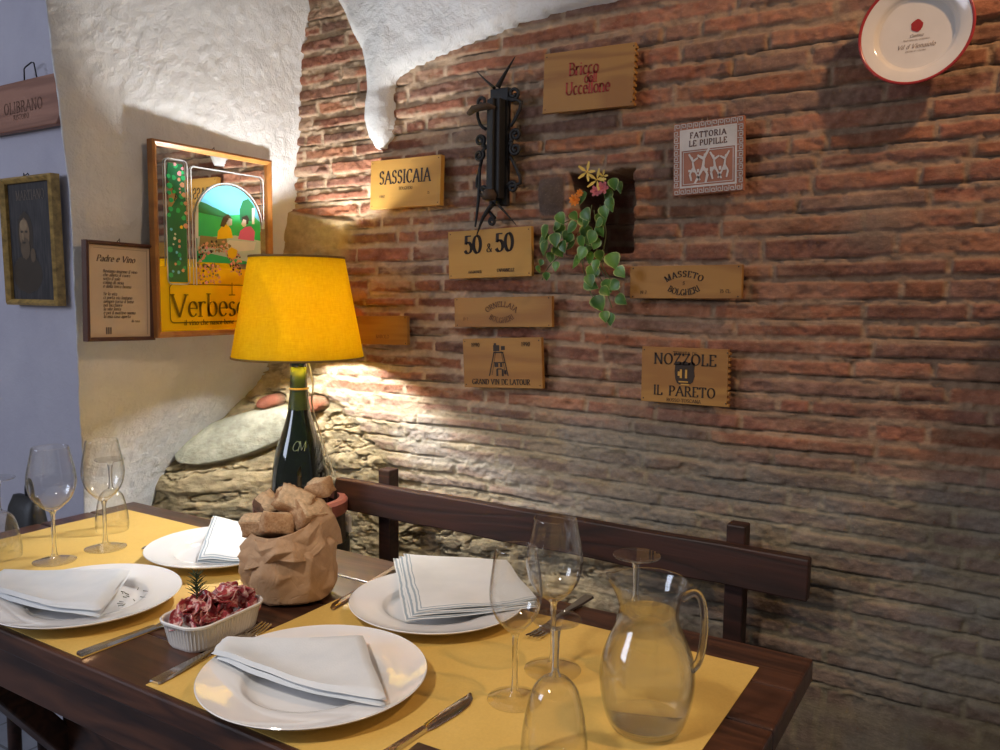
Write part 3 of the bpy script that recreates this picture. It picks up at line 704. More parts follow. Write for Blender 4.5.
# wallet at the bottom edge
a = onz(414,750,.757); b = onz(421,744,.757); c = onz(441,750,.757)
m = MB(); m.box(0, .10, -.075, .0, 0, .0055).box(.001, .10, -.074, -.001, .006, .011)
M['leather'] = plain('dark_brown_leather', (.055,.025,.015), .5, bump=.3, scale=160)
o = m.build('leather_wallet', M['leather'], bevel=.002); o.location = (-.5235, .679, TZ+.0025); o.rotation_euler = (0, 0, .04); tag(o, 'dark brown leather wallet, only a corner showing at the bottom edge', 'wallet')
# ------------------------------------------------------------------ lettering: a small serif stroke alphabet
def ar(cx, cy, rx, ry, a0, a1, n=12): return [(cx+rx*math.cos(math.radians(a0+(a1-a0)*i/n)), cy+ry*math.sin(math.radians(a0+(a1-a0)*i/n))) for i in range(n+1)]
G = {
'A':(.82,[[(0.04,0),(.41,1)],[(.41,1),(.78,0)],[(.17,.34),(.65,.34)]],[(.04,0),(.78,0)]),
'B':(.66,[[(.12,0),(.12,1)],[(.12,1),(.32,1)]+ar(.32,.76,.22,.24,90,-90)+[(.12,.52)],[(.12,.52),(.34,.52)]+ar(.34,.26,.26,.26,90,-90)+[(.12,0)]],[(.12,0),(.12,1)]),
'C':(.74,[ar(.42,.5,.34,.5,45,315,20),[(.66,.98),(.66,.74)]],[]),
'D':(.78,[[(.12,0),(.12,1)],[(.12,1),(.3,1)]+ar(.3,.5,.42,.5,90,-90,18)+[(.12,0)]],[(.12,0),(.12,1)]),
'E':(.62,[[(.12,0),(.12,1)],[(.12,1),(.55,1),(.55,.82)],[(.12,.52),(.42,.52)],[(.12,0),(.57,0),(.57,.2)]],[(.12,0),(.12,1)]),
'F':(.60,[[(.12,0),(.12,1)],[(.12,1),(.55,1),(.55,.82)],[(.12,.52),(.42,.52)]],[(.12,0),(.12,1)]),
'G':(.80,[ar(.42,.5,.34,.5,45,345,20),[(.70,.38),(.70,.02)],[(.55,.40),(.80,.40)]],[]),
'H':(.80,[[(.12,0),(.12,1)],[(.66,0),(.66,1)],[(.12,.52),(.66,.52)]],[(.12,0),(.12,1),(.66,0),(.66,1)]),
'I':(.30,[[(.15,0),(.15,1)]],[(.15,0),(.15,1)]),
'L':(.60,[[(.12,0),(.12,1)],[(.12,0),(.56,0),(.56,.22)]],[(.12,0),(.12,1)]),
'M':(.98,[[(.12,0),(.12,1)],[(.12,1),(.48,.05)],[(.48,.05),(.84,1)],[(.84,0),(.84,1)]],[(.12,0),(.12,1),(.84,0),(.84,1)]),
'N':(.82,[[(.12,0),(.12,1)],[(.12,1),(.70,0)],[(.70,0),(.70,1)]],[(.12,0),(.12,1),(.70,1)]),
'O':(.84,[ar(.42,.5,.35,.5,0,360,28)],[]),
'P':(.64,[[(.12,0),(.12,1)],[(.12,1),(.34,1)]+ar(.34,.73,.24,.27,90,-90)+[(.12,.46)]],[(.12,0),(.12,1)]),
'R':(.72,[[(.12,0),(.12,1)],[(.12,1),(.34,1)]+ar(.34,.75,.23,.25,90,-90)+[(.12,.5)],[(.34,.5),(.68,0)]],[(.12,0),(.12,1),(.68,0)]),
'S':(.60,[[(.5,.80)]+ar(.30,.75,.22,.25,30,250,12)+ar(.28,.26,.24,.26,70,-150,12)],[]),
'T':(.70,[[(.35,0),(.35,1)],[(.04,.82),(.04,1),(.66,1),(.66,.82)]],[(.35,0)]),
'U':(.80,[[(.12,1),(.12,.3)]+ar(.39,.3,.27,.3,180,360,12)+[(.66,1)]],[(.12,1),(.66,1)]),
'V':(.80,[[(.04,1),(.40,0)],[(.40,0),(.76,1)]],[(.04,1),(.76,1)]),
'Z':(.70,[[(.08,.82),(.08,1),(.62,1)],[(.62,1),(.06,0)],[(.06,0),(.64,0),(.64,.2)]],[]),
'5':(.62,[[(.5,1),(.16,1),(.13,.55)]+ar(.28,.32,.25,.32,110,-150,14)],[]),
'0':(.66,[ar(.33,.5,.25,.5,0,360,26)],[]),
'1':(.36,[[(.06,.85),(.2,1),(.2,0)]],[(.2,0)]),'2':(.6,[ar(.29,.74,.22,.26,170,-20)+[(.08,0),(.55,0)]],[]),'9':(.6,[ar(.3,.7,.22,.3,0,360),[(.52,.7),(.3,0)]],[]),'7':(.55,[[(.06,1),(.5,1),(.2,0)]],[]),
'&':(.84,[[(.76,.42),(.56,.08)]+ar(.33,.22,.25,.22,-40,-250,12)+[(.46,.62)]+ar(.34,.8,.15,.2,-30,210,12)+[(.74,0)]],[]),
'a':(.56,[[(.08,.55)]+ar(.27,.5,.17,.17,150,0,8)+[(.44,0)],[(.44,.38)]+ar(.25,.18,.2,.19,90,330,14)],[(.44,0)]),
'b':(.60,[[(.10,0),(.10,1.05)],ar(.31,.34,.23,.34,180,-180,18)],[(.10,1.05)]),
'c':(.52,[ar(.29,.34,.22,.34,50,310,16)],[]),
'd':(.62,[[(.50,0),(.50,1.05)],ar(.29,.34,.23,.34,0,360,18)],[(.50,1.05)]),
'e':(.54,[[(.07,.38),(.47,.38)]+ar(.28,.34,.21,.34,5,320,18)],[]),
'f':(.38,[[(.14,0),(.14,.85)]+ar(.27,.85,.13,.2,180,40,8),[(.02,.66),(.32,.66)]],[(.14,0)]),
'h':(.62,[[(.10,0),(.10,1.05)],[(.10,.42)]+ar(.30,.42,.19,.26,170,0,10)+[(.49,0)]],[(.10,0),(.10,1.05),(.49,0)]),
'i':(.26,[[(.12,0),(.12,.66)],[(.12,.88),(.125,.94)]],[(.12,0),(.12,.66)]),
'l':(.26,[[(.12,0),(.12,1.05)]],[(.12,0),(.12,1.05)]),
'm':(.9,[[(.10,0),(.10,.66)],[(.10,.42)]+ar(.27,.42,.16,.25,170,0,10)+[(.43,0)],[(.43,.42)]+ar(.60,.42,.16,.25,170,0,10)+[(.76,0)]],[(.10,0),(.43,0),(.76,0),(.1,.66)]),
'n':(.62,[[(.10,0),(.10,.66)],[(.10,.42)]+ar(.30,.42,.19,.26,170,0,10)+[(.49,0)]],[(.10,0),(.10,.66),(.49,0)]),
'o':(.58,[ar(.29,.34,.23,.34,0,360,20)],[]),
'r':(.44,[[(.10,0),(.10,.66)],[(.10,.42)]+ar(.28,.45,.17,.23,170,50,8)],[(.10,0),(.10,.66)]),
's':(.46,[ar(.24,.50,.15,.17,40,250,10)+ar(.22,.17,.17,.17,70,-150,10)],[]),
't':(.38,[[(.14,.9),(.14,.15)]+ar(.26,.13,.12,.13,180,300,6),[(.02,.66),(.32,.66)]],[]),
'v':(.56,[[(.04,.66),(.27,0),(.50,.66)]],[(.04,.66),(.5,.66)]),
'p':(.60,[[(.10,-.3),(.10,.66)],ar(.31,.34,.23,.34,180,-180,18)],[(.10,-.3)]),
'u':(.62,[[(.10,.66),(.10,.22)]+ar(.29,.22,.19,.22,180,350,10)+[(.48,.66),(.48,0)]],[(.1,.66),(.48,0)]),
"'":(.2,[[(.1,1.05),(.08,.8)]],[]), '.':(.2,[[(.08,.02),(.10,.08)]],[]), '-':(.4,[[(.05,.35),(.33,.35)]],[]), ' ':(.36,[],[]),
}
def text2d(s, h, sp=.08, thick=.15, thin=.08, xs=1., serif=.10, arc=None, slant=0, center=True):
    """returns (verts2d, faces); arc=(radius, +1 top / -1 bottom)"""
    W_ = sum(G.get(c, G['o'])[0]*xs+sp for c in s)-sp; x = -W_/2 if center else 0; V = []; Fc = []
    def stroke(P):
        n = len(P); 
        for i in range(n-1):
            (x0, y0), (x1, y1) = P[i], P[i+1]; L = math.hypot(x1-x0, y1-y0)
            if L < 1e-6: continue
            dx, dy = (x1-x0)/L, (y1-y0)/L; a = math.atan2(dy, dx); w = max(thin, thick*abs(math.sin(a-math.radians(14))))/2
            ex = min(w*.5, .02); o = len(V)
            V.extend([(x0-dx*ex-dy*w, y0-dy*ex+dx*w), (x0-dx*ex+dy*w, y0-dy*ex-dx*w), (x1+dx*ex+dy*w, y1+dy*ex-dx*w), (x1+dx*ex-dy*w, y1+dy*ex+dx*w)]); Fc.append((o, o+1, o+2, o+3))
    for c in s:
        g = G.get(c, G['o'])
        for P in g[1]: stroke([(x+px_*xs+slant*py_, py_) for px_, py_ in P])
        if serif:
            for (sx, sy) in g[2]: stroke([(x+sx*xs-serif+slant*sy, sy), (x+sx*xs+serif+slant*sy, sy)])
        x += g[0]*xs+sp
    out = []
    for px_, py_ in V:
        X_, Y_ = px_*h, py_*h
        if arc:
            R, sg = arc; a = X_/R
            X_, Y_ = ((R+Y_)*math.sin(a), (R+Y_)*math.cos(a)-R) if sg > 0 else ((R-Y_)*math.sin(a), R-(R-Y_)*math.cos(a))
        out.append((X_, Y_))
    return out, Fc
def put(m, txt, O, U=(1,0,0), V_=(0,0,1), mi=0):
    O = Vector(O); U = Vector(U); V_ = Vector(V_); m.add([O+U*a+V_*b for a, b in txt[0]], txt[1], mi); return m

# ------------------------------------------------------------------ crate panels on the brick
YB = 1.478
def board(name, label, cor, mat, texts, ink='ink', th=.010, comb=False, tilt=0, extra=None, cat='sign'):
    P = [ony(x, y, YB-th) for x, y in cor]  # TL TR BR BL
    c = sum(P)/4; w = (np.linalg.norm(P[1]-P[0])+np.linalg.norm(P[2]-P[3]))/2; h = (np.linalg.norm(P[0]-P[3])+np.linalg.norm(P[1]-P[2]))/2
    rz = math.atan2(P[1][2]-P[0][2]+P[2][2]-P[3][2], P[1][0]-P[0][0]+P[2][0]-P[3][0])
    r = empty(name, (c[0], YB, c[2]), (tilt, -rz, 0), label, cat)
    m = MB()
    if comb:
        n = 20; e = .0032; m.box(-w/2, w/2-e, -th, 0, -h/2, h/2)
        for k in range(n):
            z0 = -h/2+h*k/n
            if k % 2 == 0: m.box(w/2-e, w/2, -th, 0, z0, z0+h/n)
    else: m.box(-w/2, w/2, -th, 0, -h/2, h/2)
    m.build('panel', mat, r, bevel=.0008)
    m = MB()
    for t_, u, v, *kw in texts:
        d = kw[0] if kw else {}
        hh = d.pop('h', .1)*h; put(m, text2d(t_, hh, **d), (u*w, -th-.0007, (v-.5)*h))
    if extra: extra(m, w, h, -th-.0007)
    m.build('lettering', M[ink], r)
    nl = MB(); 
    for (u, v) in ((-.47, .45), (.47, .45), (-.47, -.45), (.47, -.45)): nl.lathe([(0,0),(.0012,.0002),(.0012,.001),(0,.001)], 8, (u*w, 0, v*h))
    nl.v = [(x, -th+.0004-(z-(v_z)) if 0 else -th-.0006, z) for (x, y, z), v_z in zip(nl.v, [0]*len(nl.v))]
    nail = MB()
    for (u, v) in ((-.47, .44), (.47, .44), (-.47, -.44), (.47, -.44)):
        nail.add([(u*w+.0014*math.cos(a*PI/4), -th-.0006, v*h+.0014*math.sin(a*PI/4)) for a in range(8)], [tuple(range(8))])
    nail.build('nails', M['ink'], r)
    return r
board('wooden_sign', 'pale pine panel lettered SASSICAIA hanging off the brick above the lamp', [(370,161),(440,155),(441,205),(371,210)], M['ply'],
      [('SASSICAIA', 0, .50, dict(h=.26, xs=.78, sp=.09, thick=.16, slant=.0)), ('BOLGHERI', .02, .36, dict(h=.06, serif=.05)), ('VINO', -.32, .22, dict(h=.05)), ('75', .34, .24, dict(h=.05))], th=.014, tilt=-.04)
board('wooden_sign', 'pine panel with red lettering Bricco dell\'Uccellone and notched right edge', [(544,54),(637,42),(634,105),(543,114)], M['ply2'],
      [('Bricco', -.05, .59, dict(h=.20, xs=.9, sp=.02)), ('dell', .03, .445, dict(h=.16, xs=.85, sp=.02)), ('Uccellone', -.0, .27, dict(h=.20, xs=.86, sp=.02)), ("'", -.02, .62, dict(h=.1))], ink='redink', comb=True)
board('wooden_sign', 'pine panel printed 50 & 50 under the wrought iron wall lantern', [(448,232),(531,226),(532,276),(449,279)], M['ply'],
      [('50', -.19, .52, dict(h=.36, sp=.0, thick=.22, xs=.95, serif=.06)), ('&', .01, .53, dict(h=.17)), ('50', .19, .53, dict(h=.36, sp=.0, thick=.22, xs=.95)), ('AVIGNONESI', -.17, .10, dict(h=.055, xs=.8, serif=.03)), ('CAPANNELLE', .20, .11, dict(h=.065, xs=.8, serif=.03, thick=.2))])
board('wooden_sign', 'narrow pine panel with arched lettering ORNELLAIA and BOLGHERI', [(454,298),(552,296),(552,327),(455,327)], M['ply2'],
      [('ORNELLAIA', 0, .68, dict(h=.17, arc=(.055, 1), sp=.12)), ('BOLGHERI', 0, .14, dict(h=.17, arc=(.055, -1), sp=.12)), ('19 7', -.38, .22, dict(h=.10))], ink='brownink')
def tower(m, w, h, y):
    def bx(a, b, c, d): m.add([(a*w, y, (c-.5)*h), (b*w, y, (c-.5)*h), (b*w, y, (d-.5)*h), (a*w, y, (d-.5)*h)], [(0,1,2,3)])
    def ln(x0, z0, x1, z1, t=.006): put(m, ([( (x0-t)*w, (z0-.5)*h), ((x0+t)*w, (z0-.5)*h), ((x1+t)*w, (z1-.5)*h), ((x1-t)*w, (z1-.5)*h)], [(0,1,2,3)]), (0, y, 0))
    ln(-.16,.24,-.09,.72); ln(.08,.24,.02,.72); ln(-.125,.26,-.065,.74,.003); ln(.05,.26,.0,.74,.003)
    bx(-.10,.03,.70,.725); bx(-.10,-.02,.74,.86); bx(-.09,-.06,.86,.90); bx(0,.05,.76,.84); bx(-.10,.04,.50,.52); bx(-.09,-.04,.42,.50); bx(-.02,.01,.42,.50); bx(-.07,-.045,.24,.38); bx(0,.025,.24,.38); bx(-.06,.0,.37,.395); bx(.03,.06,.28,.36)
board('wooden_sign', 'pine panel with a tower drawing lettered GRAND VIN DE LATOUR', [(463,339),(542,337),(542,389),(464,387)], M['ply2'],
      [('GRAND VIN DE LATOUR', -.02, .07, dict(h=.105, xs=.9, sp=.08, thick=.2)), ('1990', -.33, .83, dict(h=.08, thick=.2)), ('1990', .31, .83, dict(h=.08, thick=.2))], extra=tower)
board('wooden_sign', 'orange-lit wooden panel peeping out from behind the yellow lampshade', [(356,316),(407,316),(407,345),(356,344)], M['ply2'], [('BAROLO', .03, .22, dict(h=.12, sp=.1))], ink='brownink')
board('wooden_sign', 'narrow brown pine panel lettered MASSETO BOLGHERI right of the plant', [(630,266),(742,265),(742,298),(630,299)], M['ply2'],
      [('MASSETO', 0, .66, dict(h=.18, arc=(.06, 1), sp=.2, thick=.2)), ('BOLGHERI', 0, .10, dict(h=.18, arc=(.06, -1), sp=.1, thick=.2)), ('19 7', -.37, .14, dict(h=.10)), ('75 CL', .36, .17, dict(h=.10)), ('S', .0, .42, dict(h=.1))])
def crest(m, w, h, y):
    def pg(P): put(m, ([((a)*w, (b-.5)*h) for a, b in P], [tuple(range(len(P)))]), (0, y, 0))
    pg([(-.10,.74),(-.06,.76),(-.03,.74),(0,.77),(.05,.74),(.09,.76),(.12,.73),(.11,.60),(.12,.50),(.10,.40),(.07,.36),(.02,.34),(-.04,.34),(-.08,.37),(-.10,.44),(-.11,.58)])
def crest2(m, w, h, y): crest(m, w, h, y)
nz_ = board('wooden_sign', 'pine panel lettered NOZZOLE and IL PARETO with a dark crest, lowest on the right', [(642,345),(731,351),(728,406),(641,402)], M['ply2'],
      [('TENUTA DI', .0, .87, dict(h=.06, sp=.15)), ('NOZZOLE', 0, .70, dict(h=.19, sp=.10, xs=1.05, thick=.18)), ('IL', -.30, .14, dict(h=.17, thick=.18)), ('PARETO', .09, .14, dict(h=.17, sp=.12, thick=.18)), ('ROSSO TOSCANA', 0, .03, dict(h=.06, sp=.1))], comb=True, extra=crest2)
m = MB(); m.box(-.008,-.004,-.0118,-.0114,-.004,.012).box(.002,.006,-.0118,-.0114,-.004,.012).box(-.010,.008,-.0118,-.0114,-.012,-.0095).box(-.006,.010,-.0118,-.0114,-.017,-.0145).box(-.012,-.008,-.0118,-.0114,.0,.008); m.build('crest_charge', M['ply'], nz_)

# terracotta tile FATTORIA LE PUPILLE
P = [ony(x, y, YB-.01) for x, y in [(673,125),(744,115),(744,190),(674,196)]]; c = sum(P)/4; w = .129; h = .129
tl = empty('ceramic_tile', (c[0], YB, c[2]), (0, -math.atan2(.004, .13), 0), 'terracotta and white ceramic tile lettered FATTORIA LE PUPILLE with a Greek key border', 'sign')
M['terra'] = plain('terracotta_glaze', (.36,.14,.075), .5); M['tilewhite'] = plain('white_tile_glaze', (.60,.57,.54), .35)
MB().box(-w/2, w/2, -.010, 0, -h/2, h/2).build('tile_body', M['terra'], tl, bevel=.001)
m = MB(); y = -.0107
def rq(m, x0, x1, z0, z1, y, mi=0): m.add([(x0,y,z0),(x1,y,z0),(x1,y,z1),(x0,y,z1)], [(0,1,2,3)], mi)
iw = w/2-.0125
rq(m, -iw+.0036, iw-.0036, .0145, iw-.0036, y)            # title field
def frame(m, a, b, c_, d, t, y): rq(m, a, b, d-t, d, y); rq(m, a, b, c_, c_+t, y); rq(m, a, a+t, c_+t, d-t, y); rq(m, b-t, b, c_+t, d-t, y)
frame(m, -iw, iw, -iw, iw, .0035, y); frame(m, -iw+.006, iw-.006, -iw+.006, .0125, .0012, y)
def key(cx, cz, ang):
    s = .0042; segs = [((-1,-1),(-1,1)),((-1,1),(1,1)),((1,1),(1,-.4)),((1,-.4),(-.2,-.4)),((-.2,-.4),(-.2,.4))]
    ca_, sa_ = math.cos(ang), math.sin(ang)
    for (a, b), (c2, d2) in segs:
        q = [(a*s, b*s), (c2*s, d2*s)]; t_ = .0007
        x0, x1 = sorted((q[0][0], q[1][0])); z0, z1 = sorted((q[0][1], q[1][1])); x0 -= t_; x1 += t_; z0 -= t_; z1 += t_
        m.add([(cx+u*ca_-v*sa_, y, cz+u*sa_+v*ca_) for u, v in ((x0,z0),(x1,z0),(x1,z1),(x0,z1))], [(0,1,2,3)])
for k in range(11):
    a = -w/2+.0075+(w-.015)*k/10
    key(a, h/2-.0066, 0); key(a, -h/2+.0066, PI)
    if 0 < k < 10: key(-w/2+.0066, a, PI/2); key(w/2-.0066, a, -PI/2)
def fig(cx, s, fl):  # a small dancing figure in white
    L = [[(0,.0),(.002,.014)],[(.002,.014),(.009,.026)],[(0,.0),(-.006,-.012)],[(-.006,-.012),(-.012,-.022)],[(.001,.0),(.007,-.010)],[(.007,-.010),(.004,-.022)],[(.002,.012),(-.008,.018)]]
    for q_, (a, b) in enumerate(L):
        y = -.0107-.00006*q_
        a = (cx+a[0]*s*fl, -.018+a[1]*s); b = (cx+b[0]*s*fl, -.018+b[1]*s); d = Vector((b[0]-a[0], b[1]-a[1])); nn = Vector((-d.y, d.x)).normalized()*.0021*s
        m.add([(a[0]-nn.x, y, a[1]-nn.y), (a[0]+nn.x, y, a[1]+nn.y), (b[0]+nn.x*.7, y, b[1]+nn.y*.7), (b[0]-nn.x*.7, y, b[1]-nn.y*.7)], [(0,1,2,3)])
    m.add([(cx+.003*s*fl+.0024*math.cos(q*PI/4), y, -.018+.0175*s+.0026*math.sin(q*PI/4)) for q in range(8)], [tuple(range(8))])
fig(-.009, 1.25, 1); fig(-.026, 1.0, -1); fig(.013, 1.0, -1); fig(.030, .95, 1)
for k in range(9): rq(m, -.036+.008*k, -.0315+.008*k, -.024-.001*(k % 3), -.020+.0015*(k % 2), y)
m.build('white_glaze', M['tilewhite'], tl)
m = MB(); put(m, text2d('FATTORIA', .0095, sp=.2, thick=.18, thin=.12), (0, -.0112, .036)); put(m, text2d('LE PUPILLE', .0095, sp=.16, thick=.18, thin=.12), (0, -.0112, .0215)); m.build('lettering', M['brownink'], tl)
m = MB(); 
for dx in (-.012, -.002): m.tube([(dx, -.008, h/2-.002), (dx+.001, -.011, h/2+.003), (dx+.0015, -.006, h/2+.006)], .0007, 6)
m.build('wire_hook', M['steel'], tl)

# enamel plate with red rim, up on the right
ep = empty('enamel_plate', (-.154, 1.468, 1.660), (PI/2-.05, 0, -.05), 'white enamel plate with red rim and seal hanging on the brick at the top right', 'plate')
R = .0835
M['enamel'] = plain('white_enamel', (.72,.66,.60), .12, var=.03); M['redrim'] = plain('red_enamel_rim', (.36,.03,.03), .25)
pr = [(0,.004),(.048,.004),(.0545,.0055),(.058,.0115),(.062,.0145),(.0775,.0190),(.0765,.0170),(.067,.0130),(.056,.009),(.052,.003),(.045,.001),(0,.001)]
MB().lathe(pr, 96).build('enamel_body', M['enamel'], ep, 'auto')
MB().lathe([(.0765,.0180),(.0785,.0203),(.0805,.0212),(.0820,.0200),(.0818,.0182),(.0790,.0165),(.0765,.0180)], 96).build('rim', M['redrim'], ep, True)
m = MB(); rg = random.Random(3); m.add([(.0085*(1+.08*math.sin(k*2.3))*math.cos(k*PI/10), 0.012+.0095*(1+.08*math.sin(k*1.7))*math.sin(k*PI/10), .0046) for k in range(20)], [tuple(range(20))]); m.build('wax_seal', M['redrim'], ep)
m = MB()
for s_, hh, yy, kw in (('Cantina', .0045, -.005, dict(slant=.3)), ('TRATTORIA DEL VIGNAIOLO', .0022, -.0105, {}), ('Wil d Vignaiolo', .0065, -.022, dict(slant=.4, thick=.14)), ('SPECIALI DI TOSCANA', .0022, -.0275, {})):
    put(m, text2d(s_.replace('W', 'V'), hh, serif=.03, **kw), (0, yy, .0047), (1,0,0), (0,1,0))
m.build('lettering', plain('faded_brown_print', (.22,.15,.12), .5), ep)

# ------------------------------------------------------------------ wrought iron wall lantern holder
ir = empty('wrought_iron_sconce', (-.922, 1.478, 1.550), (0, 0, 0), 'black wrought iron scrollwork wall sconce above the 50 & 50 panel', 'sconce')
m = MB(); m.box(-.022, .022, -.012, 0, -.118, .120).box(-.016, .016, -.034, -.012, -.105, .095).box(-.005, .005, -.042, -.034, -.105, .095)
m.bar((-.022,-.030,-.10), (-.022,-.030,.09), .010, .006); m.bar((.0,-.048,-.1), (.0,-.048,.09), .006, .010); m.build('back_plate', M['iron'], ir, bevel=.002)
def scroll(cx, cz, r, a0, turns, sg, tail):
    P = []; n = int(26*turns)
    for i in range(n+1):
        t_ = i/n; a = a0+sg*2*PI*turns*t_; q = r*(.22+.78*t_); P.append((cx+q*math.cos(a), -.014, cz+q*math.sin(a)))
    return P+[(a, -.014, b) for a, b in tail]
sp_ = [scroll(.036,.104,.014,0,1.4,-1,[(.055,.085),(.042,.055),(.030,.040)]), scroll(.042,.022,.013,1,1.5,1,[(.028,.010)]), scroll(.042,-.006,.013,-1,1.5,-1,[(.026,.006)]),
       scroll(.036,-.082,.012,.5,1.4,1,[(.055,-.075),(.045,-.045),(.030,-.020)]), scroll(-.040,.096,.013,PI,1.4,1,[(-.052,.080),(-.044,.050),(-.030,.040)]),
       scroll(-.044,.018,.012,2,1.5,-1,[(-.030,.006)]), scroll(-.046,-.012,.012,4,1.5,1,[(-.028,.004)]), scroll(-.036,-.088,.012,2.6,1.4,-1,[(-.052,-.075),(-.046,-.045),(-.040,-.020)]),
       scroll(-.012,-.150,.009,2.6,1.3,-1,[(-.02,-.13)])]
for P in sp_:
    m = MB(); m.tube(catmull(P, 2), .0036, 7); m.build('scroll', M['iron'], ir, True)
m = MB()
for P, rr_ in (([(-.052,-.016,.158),(-.030,-.018,.138),(-.008,-.018,.120)], [.0012,.0035,.006]), ([(.040,-.016,.176),(.018,-.018,.145),(0,-.018,.120)], [.0008,.004,.007]), ([(-.050,-.016,-.178),(-.030,-.02,-.140),(-.005,-.02,-.112)], [.001,.004,.006]), ([(.048,-.016,-.160),(.025,-.02,-.135),(0,-.02,-.112)], [.001,.0035,.006]), ([(-.055,-.014,-.160),(-.046,-.016,-.10),(-.043,-.016,-.03)], [.002,.004,.003])):
    m = MB(); m.tube(catmull(P, 5), list(np.interp(np.linspace(0, 1, 11), [0, .5, 1], rr_)), 7, flat=.6); m.build('spike', M['iron'], ir, True)
M['rust'] = plain('rusty_iron', (.07,.045,.03), .7, .3, bump=.4, scale=90)
m = MB(); m.tube([(-.062,-.03,.072),(-.04,-.045,.076),(-.006,-.045,.078),(.004,-.035,.074)], [.006,.009,.009,.007], 10, flat=.7); m.build('candle_holder', M['rust'], ir, True); m = MB(); m.lathe([(0,-.012),(.014,-.008),(.016,.002),(.010,.012),(0,.014)], 14, (-.004,-.040,-.100)); m.build('boss', M['rust'], ir, True)

# ------------------------------------------------------------------ trailing plant in the niche
pl = empty('trailing_plant', (-.70, 1.46, 1.33), (0,0,0), 'green trailing ivy-like plant with yellow, pink and orange flowers in the wall niche', 'plant')
def mat_leaf():
    t = NT('variegated_leaf'); uv = t.n('UVMap').outputs[0]; s = t.n('SeparateXYZ', Vector=uv); nz = t.noise(t.obj(), 60, 4)
    e = t.math('ADD', s.outputs[0], t.mapr(nz, 0, 1, -.25, .25)); k = t.mapr(e, .74, 1.05)
    r_ = t.mapr(t.noise(t.obj(), 14, 2), .4, .6)
    c = t.mix(k, t.mix(r_, (.045,.13,.02), (.12,.27,.035)), (.45,.52,.17)); t.principled(Base_Color=c, Roughness=.4, Subsurface_Weight=.0); return t.mat
M['leaf'] = mat_leaf(); M['stem'] = plain('green_stem', (.10,.13,.04), .6)
def leaf(m, uvs, P, d, nrm, L):
    P = Vector(P); d = Vector(d).normalized(); nrm = Vector(nrm).normalized(); s = d.cross(nrm).normalized(); nrm = s.cross(d)
    prof = [(0,.06),(.10,.34),(.25,.46),(.45,.45),(.65,.33),(.85,.14),(1,.0)]; v = []; o = len(m.v); uu = []
    for t_, w_ in prof:
        for k in (-1,-.5,0,.5,1):
            v.append(P+d*L*t_+s*L*w_*k+nrm*L*(.10*abs(k)*w_*2-.22*t_*t_)); uu.append((abs(k) if w_ else 1, t_))
    f = [(i*5+k, i*5+k+1, i*5+6+k, i*5+5+k) for i in range(6) for k in range(4)]
    m.add(v, f); uvs += uu
rg = random.Random(9); lm = MB(); uvs = []; sm_ = MB()
# stems given as pixel paths on the wall side, pulled out from the wall
paths = [[(592,205),(586,235),(592,262),(604,285),(612,308)],[(586,215),(575,240),(560,255),(548,268),(542,280)],[(600,205),(606,232),(602,262),(612,282),(620,292)],[(590,215),(582,250),(586,280),(594,300)],[(604,200),(614,190),(618,182)],[(582,218),(566,222),(556,232),(548,250)],[(594,210),(598,240),(596,258),(606,278)]]
def wp_(x, y, Y): q = ony(x, y, Y); return Vector((q[0]+.70, q[1]-1.46, q[2]-1.33))
for i, pth in enumerate(paths):
    Ys = np.linspace(1.50, 1.455, len(pth)); P = catmull([wp_(x, y, Y_) for (x, y), Y_ in zip(pth, Ys)], 5); sm_.tube(P, .0010, 5)
spots = [(587,198,1),(608,202,1),(583,214,1),(600,217,1),(560,217,.9),(549,231,1.2),(545,246,1.1),(553,238,1),(578,228,1),(588,231,1.1),(598,229,.9),(570,236,1),(593,245,1.1),(587,240,1),(551,256,.8),(556,265,.7),(584,262,1.2),(609,259,1.2),(596,271,1.1),(616,272,.9),(586,286,1.1),(607,284,1),(619,286,.9),(595,302,1.2),(616,300,.9),(604,315,.8),(613,317,.9),(538,268,.6),(545,275,.6),(542,262,.5),(619,185,.8),(612,194,.9),(611,182,.8),(564,245,.9),(575,246,.9),(600,254,.8),(590,222,.8),(602,292,.8),(592,256,.9),(582,240,1),(594,236,1),(600,242,.9),(578,222,.9),(604,210,.9),(586,252,1),(598,264,.9),(590,279,.9),(555,250,1),(549,240,1),(561,229,1),(603,224,.8),(572,216,.7),(559,226,.8)]
for x, y, s_ in spots:
    P = wp_(x+rg.uniform(-2,2), y-5*s_, rg.uniform(1.43, 1.462)); a = rg.uniform(-1.0, 1.0); d = (math.sin(a), rg.uniform(-.35, .1), -math.cos(a)*.8)
    leaf(lm, uvs, P, d, (rg.uniform(-.5,.5), -1, rg.uniform(.2,.8)), .029*s_)
o = lm.build('foliage', M['leaf'], pl, True); ul = o.data.uv_layers.new(name='UVMap')
for lp in o.data.loops: ul.data[lp.index].uv = uvs[lp.vertex_index]
sm_.build('stem', M['stem'], pl, True)
def flower(x, y, n, L, col, w_=.5, layers=1, Y_=1.445):
    m = MB(); c_ = wp_(x, y, Y_)
    for l in range(layers):
        for k in range(n):
            a = 2*PI*k/n+l*.4; d = Vector((math.cos(a), -.25-.35*l, math.sin(a))).normalized(); s = d.cross(Vector((0,1,0))).normalized(); LL = L*(1-.25*l)
            v = [c_, c_+d*LL*.5+s*LL*w_*.5, c_+d*LL+s*LL*w_*.25, c_+d*LL*1.02-s*LL*w_*.25, c_+d*LL*.5-s*LL*w_*.5]; m.add(v, [(0,1,2,3,4)])
    m.lathe([(0,-.002),(.0022,0),(0,.002)], 8, tuple(c_+Vector((0,-.002,0)))); return m.build('flower', col, pl, 'auto')
